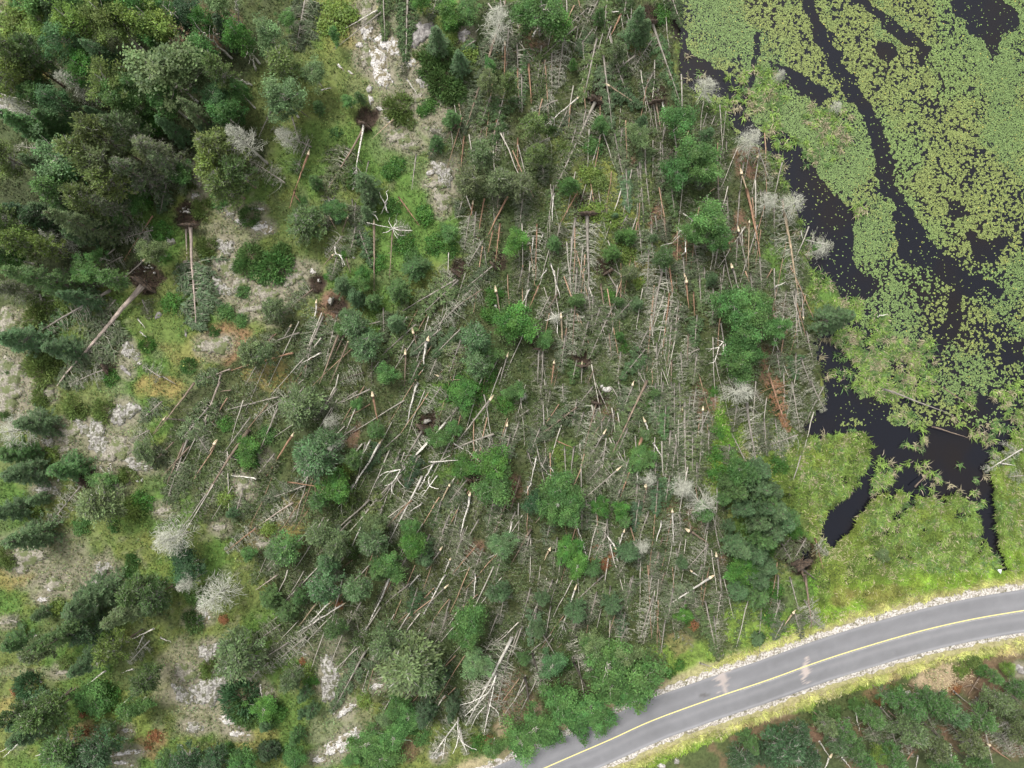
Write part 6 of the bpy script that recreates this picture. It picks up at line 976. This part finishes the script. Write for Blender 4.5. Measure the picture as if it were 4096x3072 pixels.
# dead white birches with forked tops
FORK = [('white forked dead birch with bare crooked limbs by the leafy crown', 2, 1, (1500, 520), 3.2, [[(1500, 520), (1498, 345)], [(1498, 345), (1455, 335), (1428, 300)], [(1498, 345), (1560, 355), (1610, 330)], [(1560, 355), (1620, 375), (1690, 392)], [(1498, 345), (1440, 385), (1385, 440)], [(1455, 335), (1420, 380), (1395, 410)], [(1385, 440), (1320, 455), (1285, 466)]]),
        ('white dead birch top with two crooked arms above the forked birch', 2, 1, (1500, 340), 2.8, [[(1505, 330), (1550, 265), (1548, 240)], [(1548, 240), (1510, 205), (1478, 188)], [(1548, 240), (1590, 255), (1645, 268)], [(1548, 240), (1580, 205), (1618, 190)], [(1618, 190), (1632, 240)]]),
        ('white dead birch with many-forked spreading limbs against the big leafy crown', 2, 1, (1830, 1380), 3.0, [[(1830, 1400), (1825, 1295)], [(1825, 1295), (1790, 1285), (1757, 1262)], [(1825, 1295), (1790, 1340), (1765, 1420), (1748, 1470)], [(1790, 1340), (1730, 1352), (1668, 1358)], [(1748, 1470), (1700, 1482)], [(1825, 1295), (1880, 1315), (1925, 1380), (2005, 1435)], [(1925, 1380), (1900, 1420), (1875, 1455)], [(1845, 1310), (1850, 1370), (1880, 1420)], [(1925, 1380), (1950, 1430), (1975, 1455)], [(1730, 1352), (1700, 1380)], [(1765, 1420), (1790, 1450)]]),
        ('white forked broken birch top beside the young pine', 1, 1, (1120, 160), 2.2, [[(1130, 160), (1112, 95)], [(1112, 95), (1080, 45), (1062, -15)], [(1112, 95), (1135, 60), (1125, 0)], [(1125, 0), (1145, -20)], [(1080, 45), (1070, 20)]]),
        ('white bent birch limb hanging beside the dark pole stem', 1, 1, (1050, 260), 2.0, [[(940, 188), (985, 180), (1042, 168)], [(1000, 180), (1035, 210), (1055, 245)]]),
        ('long white birch stem ending in a spray of lichened twigs', 1, 1, (1180, 310), 2.0, [[(960, 265), (1050, 285), (1180, 312)], [(1180, 320), (1130, 345), (1090, 356)], [(1180, 312), (1240, 330), (1350, 335)], [(1180, 312), (1150, 260), (1155, 220)], [(1180, 312), (1210, 270), (1215, 235)], [(1180, 312), (1230, 370), (1290, 375)], [(1180, 312), (1250, 300), (1310, 310)], [(1180, 312), (1200, 370), (1225, 400)]]),
        ('white forked sticks of a broken birch above the brown stub', 1, 1, (700, 560), 1.8, [[(682, 470), (690, 530), (745, 548)], [(690, 530), (672, 548)], [(720, 545), (750, 590), (768, 635)], [(735, 548), (745, 600), (750, 645)], [(682, 470), (670, 495)]]),
        ('white curved branch star with split top beside the snapped trunk', 2, 1, (378, 1078), 2.5, [[(375, 1078), (288, 1115)], [(375, 1078), (340, 1040)], [(375, 1078), (392, 1130), (390, 1225)], [(375, 1078), (450, 1030)], [(375, 1078), (445, 1075)], [(375, 1078), (375, 1030)], [(375, 1078), (310, 1070)]]),
        ('white splayed birch branches under the blown-down pines', 1, 3, (1000, 740), 1.6, [[(1000, 720), (1005, 790), (1045, 870)], [(1005, 790), (990, 850), (975, 880)], [(1005, 760), (1030, 830), (1095, 862)], [(1000, 720), (940, 800), (880, 900)], [(940, 800), (930, 870), (925, 910)]]),
        ('dead white birch crown reaching towards the road shoulder', 1, 3, (1150, 560), 2.0, [[(1190, 490), (1150, 580), (1030, 700)], [(1150, 580), (1080, 620), (1010, 640)], [(1190, 490), (1160, 640), (1130, 780)], [(1140, 640), (1090, 700), (1060, 770)], [(1180, 530), (1120, 560), (1060, 575)], [(1160, 640), (1200, 680), (1210, 740)]]),
        ('white twiggy birch crown lying against the bright bushes', 1, 2, (1500, 880), 1.5, [[(1560, 800), (1500, 880), (1430, 980)], [(1500, 880), (1540, 900), (1580, 905)], [(1500, 880), (1490, 830), (1505, 800)], [(1470, 920), (1440, 925), (1420, 950)]]),
        ('pale fan of bare birch limbs at the split of the twin white stems', 1, 2, (1180, 800), 1.5, [[(1250, 740), (1180, 850), (1110, 880)], [(1250, 740), (1100, 770), (1050, 820)], [(1180, 850), (1170, 920), (1200, 960)], [(1210, 800), (1250, 860), (1290, 900)], [(1250, 740), (1160, 760), (1080, 850)]])]
for lab, c, r, (bx, by), h, ls in FORK:
    b0 = PX(*txy(c, r, bx, by)); e = empty('dead_birch', Matrix.Translation(b0), 'dead tree', lab, 'dead_birch', 'dead white birches', txy(c, r, bx, by), lab)
    for i, l_ in enumerate(ls):
        P = []
        for j, (px, py) in enumerate(l_):
            P.append(np.array(PX(*txy(c, r, px, py), h * (.75 + .12 * ((px * 7 + py) % 3)))) - np.array(b0))
        Q = catmull(np.array(P), 5); nm = 'limb'
        Q = Q + rng.normal(0, .02, Q.shape); o = tubeobj(nm, [{'p': Q, 'r': .075 if i < 3 else .045}], .1, e, (.74, .72, .68), M_birch)
    q = np.array(PX(*txy(c, r, *ls[0][0]), h * .75)) - np.array(b0); tubeobj('trunk', [{'p': crook(q * [1, 1, 0] + [0, 0, -.1], q, 5, .03), 'r': .12}], .12, e, (.6, .57, .52), M_birch, .8)
# big upturned root wall of the twin trunks, white marker by the meadow ditch
mk = Bag(); mk.add([(-.32, .28, .35), (.30, .30, .42), (.28, -.42, .30), (-.32, .28, .33), (.30, .30, .40), (.28, -.42, .28)], None, [[0, 2, 1], [3, 4, 5]] + [[0, 1, 4], [0, 4, 3], [1, 2, 5], [1, 5, 4], [2, 0, 3], [2, 3, 5]])
x, y, z = PX(3990, 2283); e = empty('marker_board', Matrix.Translation((x, y, z)), 'sign', 'x', 'marker_board', None, (3990, 2283), 'small white three-cornered marker board in the grass by the ditch')
M_white = noise_mat('white_board', (.70, .72, .78), (.85, .86, .88), 3, bump=.02); link('board', mk.mesh('board', M_white), e)
pb = Bag(); V, Fq = tubes(np.array([[(-.25, .38, -.2), (-.2, .36, .38)]]), np.array([[.04, .04]]), 6); pb.add(V, Fq); link('post', pb.mesh('post', M_bark), e, TONE['k'])

# ------------------------------------------------------------------ labels: say which one it is
LM = [(1480, 505, 'the white forked dead birch'), (1560, 745, 'the spreading dead birch'), (690, 590, 'the white boulder and dark hole'), (410, 480, 'the twin-trunk root wall'), (335, 580, 'the stone-filled root hole'), (820, 120, 'the white rock slabs'), (862, 228, 'the round olive juniper'), (785, 265, 'the pale root plate on the slope'), (1270, 560, 'the big lichened fishbone trunk'),
      (1300, 210, 'the orange root plate'), (1415, 205, 'the biggest brown root plate'), (382, 1180, 'the white lichen snag'), (490, 1285, 'the snag above the red bush'), (865, 625, 'the star-topped pine'), (870, 1430, 'the broad grey-green pine'), (1060, 1030, 'the tall bright birch'), (1545, 930, 'the bright grassy gap'), (1670, 830, 'the rust-needled spruce'), (1540, 1440, 'the dented gravel shoulder'),
      (1310, 1215, 'the rusty brush'), (1525, 200, 'the bare snag in the reeds'), (1610, 400, 'the long red trunk near shore'), (1710, 560, 'the longest pale shore trunk'), (1090, 700, 'the vivid green birch'), (1030, 740, 'the blue-green pine pair'), (700, 985, 'the large round blue-edged pine'), (370, 160, 'the large grey-green birch'), (270, 330, 'the pair of big olive pines'), (490, 380, 'the olive pine by the grey snag'), (545, 310, 'the grey spiky snag'),
      (90, 590, 'the row of leaning spruces at the left edge'), (240, 950, 'the pale bare rock saddle'), (440, 1470, 'the large white outcrop'), (745, 1600, 'the white outcrop near the bottom'), (1350, 1540, 'the crowns hanging over the road'), (1000, 1530, 'the dead birch crown at the road'), (1870, 1290, 'the grassy verge'), (2050, 1430, 'the verge below the road'), (1900, 1530, 'the grey pine south of the road'), (1700, 1580, 'the dark wood south of the road'), (2120, 1560, 'the tangle south of the road'),
      (1640, 1090, 'the dark spruce clump'), (1730, 1260, 'the dark uprooted hole near the road'), (2000, 870, 'the sunken log in the bog'), (1250, 1000, 'the brown snapped trunk'), (1140, 855, 'the splintered star stump'), (1160, 750, 'the white-sticked root plate'), (1420, 570, 'the middle pole stand'), (1390, 800, 'the thick snapped poles'), (930, 650, 'the slanting twin trunks'), (725, 720, 'the brown trio of snapped trunks'), (600, 770, 'the pink snapped log on moss'), (470, 720, 'the rusty moss patch'),
      (600, 580, 'the wide juniper on the ridge'), (640, 420, 'the thick snapped red log'), (740, 70, 'the grey pole on the slope'), (975, 95, 'the bluish spruce pair'), (1085, 60, 'the big lichened tree'), (1200, 60, 'the top edge birch'), (1230, 130, 'the silver fishbone spruce'), (880, 960, 'the twin white stems'), (560, 960, 'the orange splintered log'), (420, 960, 'the pine heap'), (250, 720, 'the huge pinkish felled pine'), (130, 1050, 'the blue-green spruce group'),
      (300, 1060, 'the faint grey pine'), (60, 820, 'the tan rock at the left edge'), (130, 1240, 'the grey gravelly outcrop'), (190, 1340, 'the dark leaning spruce'), (400, 1260, 'the pale drooping spruce'), (120, 1560, 'the bottom left log'), (300, 1600, 'the ledge near the bottom'), (560, 1500, 'the dark olive juniper'), (560, 200, 'the bright birch edge'), (690, 250, 'the mossy slope'), (900, 280, 'the lichen flat'), (950, 400, 'the flat grey rock'), (1100, 350, 'the long brown stem'), (1330, 380, 'the yellow mossy hollow'),
      (1180, 1230, 'the forked white sticks'), (1110, 1130, 'the rusty dead bough'), (950, 1200, 'the dark hollow'), (800, 1200, 'the round blue pine'), (650, 1240, 'the rusty mossy patch'), (1450, 1090, 'the white twiggy snag'), (1410, 950, 'the white snapped pole'), (1500, 1270, 'the snapped brown prop'), (1530, 1370, 'the spruce reaching the road'), (1200, 1380, 'the dark slanting poles'), (1080, 1450, 'the tall green birch top'), (960, 1400, 'the deep green gap'), (1450, 330, 'the vivid birch near the pond'), (1660, 640, 'the wide leafy crown'), (1480, 60, 'the narrow spruce by the water'), (690, 860, 'the grey fan of branches'), (440, 1100, 'the mossy clearing'), (560, 1080, 'the thin red stem'), (1330, 1330, 'the long grey prop'), (30, 250, 'the fallen white stem at the left edge'), (480, 150, 'the cluster of pale leaning stems'), (240, 60, 'the upper left leafy crowns'), (30, 400, 'the left edge pines'), (960, 880, 'the long snapped grey stem')]
def rel(u, v, l, dirs=8):
    du, dv = u / 1.8517 - l[0], v / 1.8517 - l[1]; d = math.hypot(du, dv)
    if d < 16: return 'by ' + l[2], d
    a = math.degrees(math.atan2(dv, du)) % 360
    w = ['right of', 'below and right of', 'below', 'below and left of', 'left of', 'above and left of', 'above', 'above and right of'][int((a + 22.5) // 45) % 8]
    return w + ' ' + l[2], d
def cut(s): return ' '.join(s.split()[:16])
recs = []
for (o, look, (u, v), key, hand) in THINGS:
    nl = sorted(LM, key=lambda l: math.hypot(u / 1.8517 - l[0], v / 1.8517 - l[1]))
    recs.append(dict(o=o, look=look, u=u, v=v, key=key, hand=hand, nl=nl))
used = {}
for q in recs:
    if q['hand']: q['o']['label'] = q['hand']; used[q['hand']] = q
todo = [q for q in recs if not q['hand']]
def cands(q):
    u, v, nl, look = q['u'], q['v'], q['nl'], q['look']; short = look.split(', tip')[0]; tip = ', tip' + look.split(', tip')[1] if ', tip' in look else ''
    for i in range(3):
        yield f"{short}{tip}, {rel(u, v, nl[i])[0]}"
        yield f"{short}, {rel(u, v, nl[i])[0]}"
from collections import defaultdict
for q in todo:
    for c in cands(q):
        if len(c.split()) <= 16: q['lab'] = c; break
    else: q['lab'] = q['look'].split(',')[0] + ', ' + rel(q['u'], q['v'], q['nl'][0])[0]
for rnd in range(4):
    grp = defaultdict(list)
    for q in todo: grp[q['lab']].append(q)
    bad = [g for g in grp.values() if len(g) > 1]
    if not bad: break
    for g in bad:
        for q in g[1:]:
            for c in cands(q):
                if len(c.split()) <= 16 and c not in grp: q['lab'] = c; grp[c] = [q]; break
grp = defaultdict(list)
for q in todo: grp[q['lab']].append(q)
ORD = ['leftmost', 'second from left', 'third from left', 'fourth from left', 'fifth from left', 'sixth from left', 'seventh from left', 'eighth from left', 'ninth from left'] + [f'{n} from left' for n in 'tenth eleventh twelfth thirteenth fourteenth fifteenth sixteenth'.split()]
for lab, g in grp.items():
    if len(g) > 1:
        g.sort(key=lambda q: q['u'])
        for i, q in enumerate(g):
            base = lab
            o_ = 'rightmost' if i == len(g) - 1 else ORD[min(i, 15)]
            w = f"{o_}, {base}"
            if len(w.split()) > 16: b_ = base.split(', tip')[0] + ', ' + base.split(', ')[-1]; w = f"{o_}, {b_}"
            q['lab'] = w
for q in todo: q['o']['label'] = cut(q['lab'])
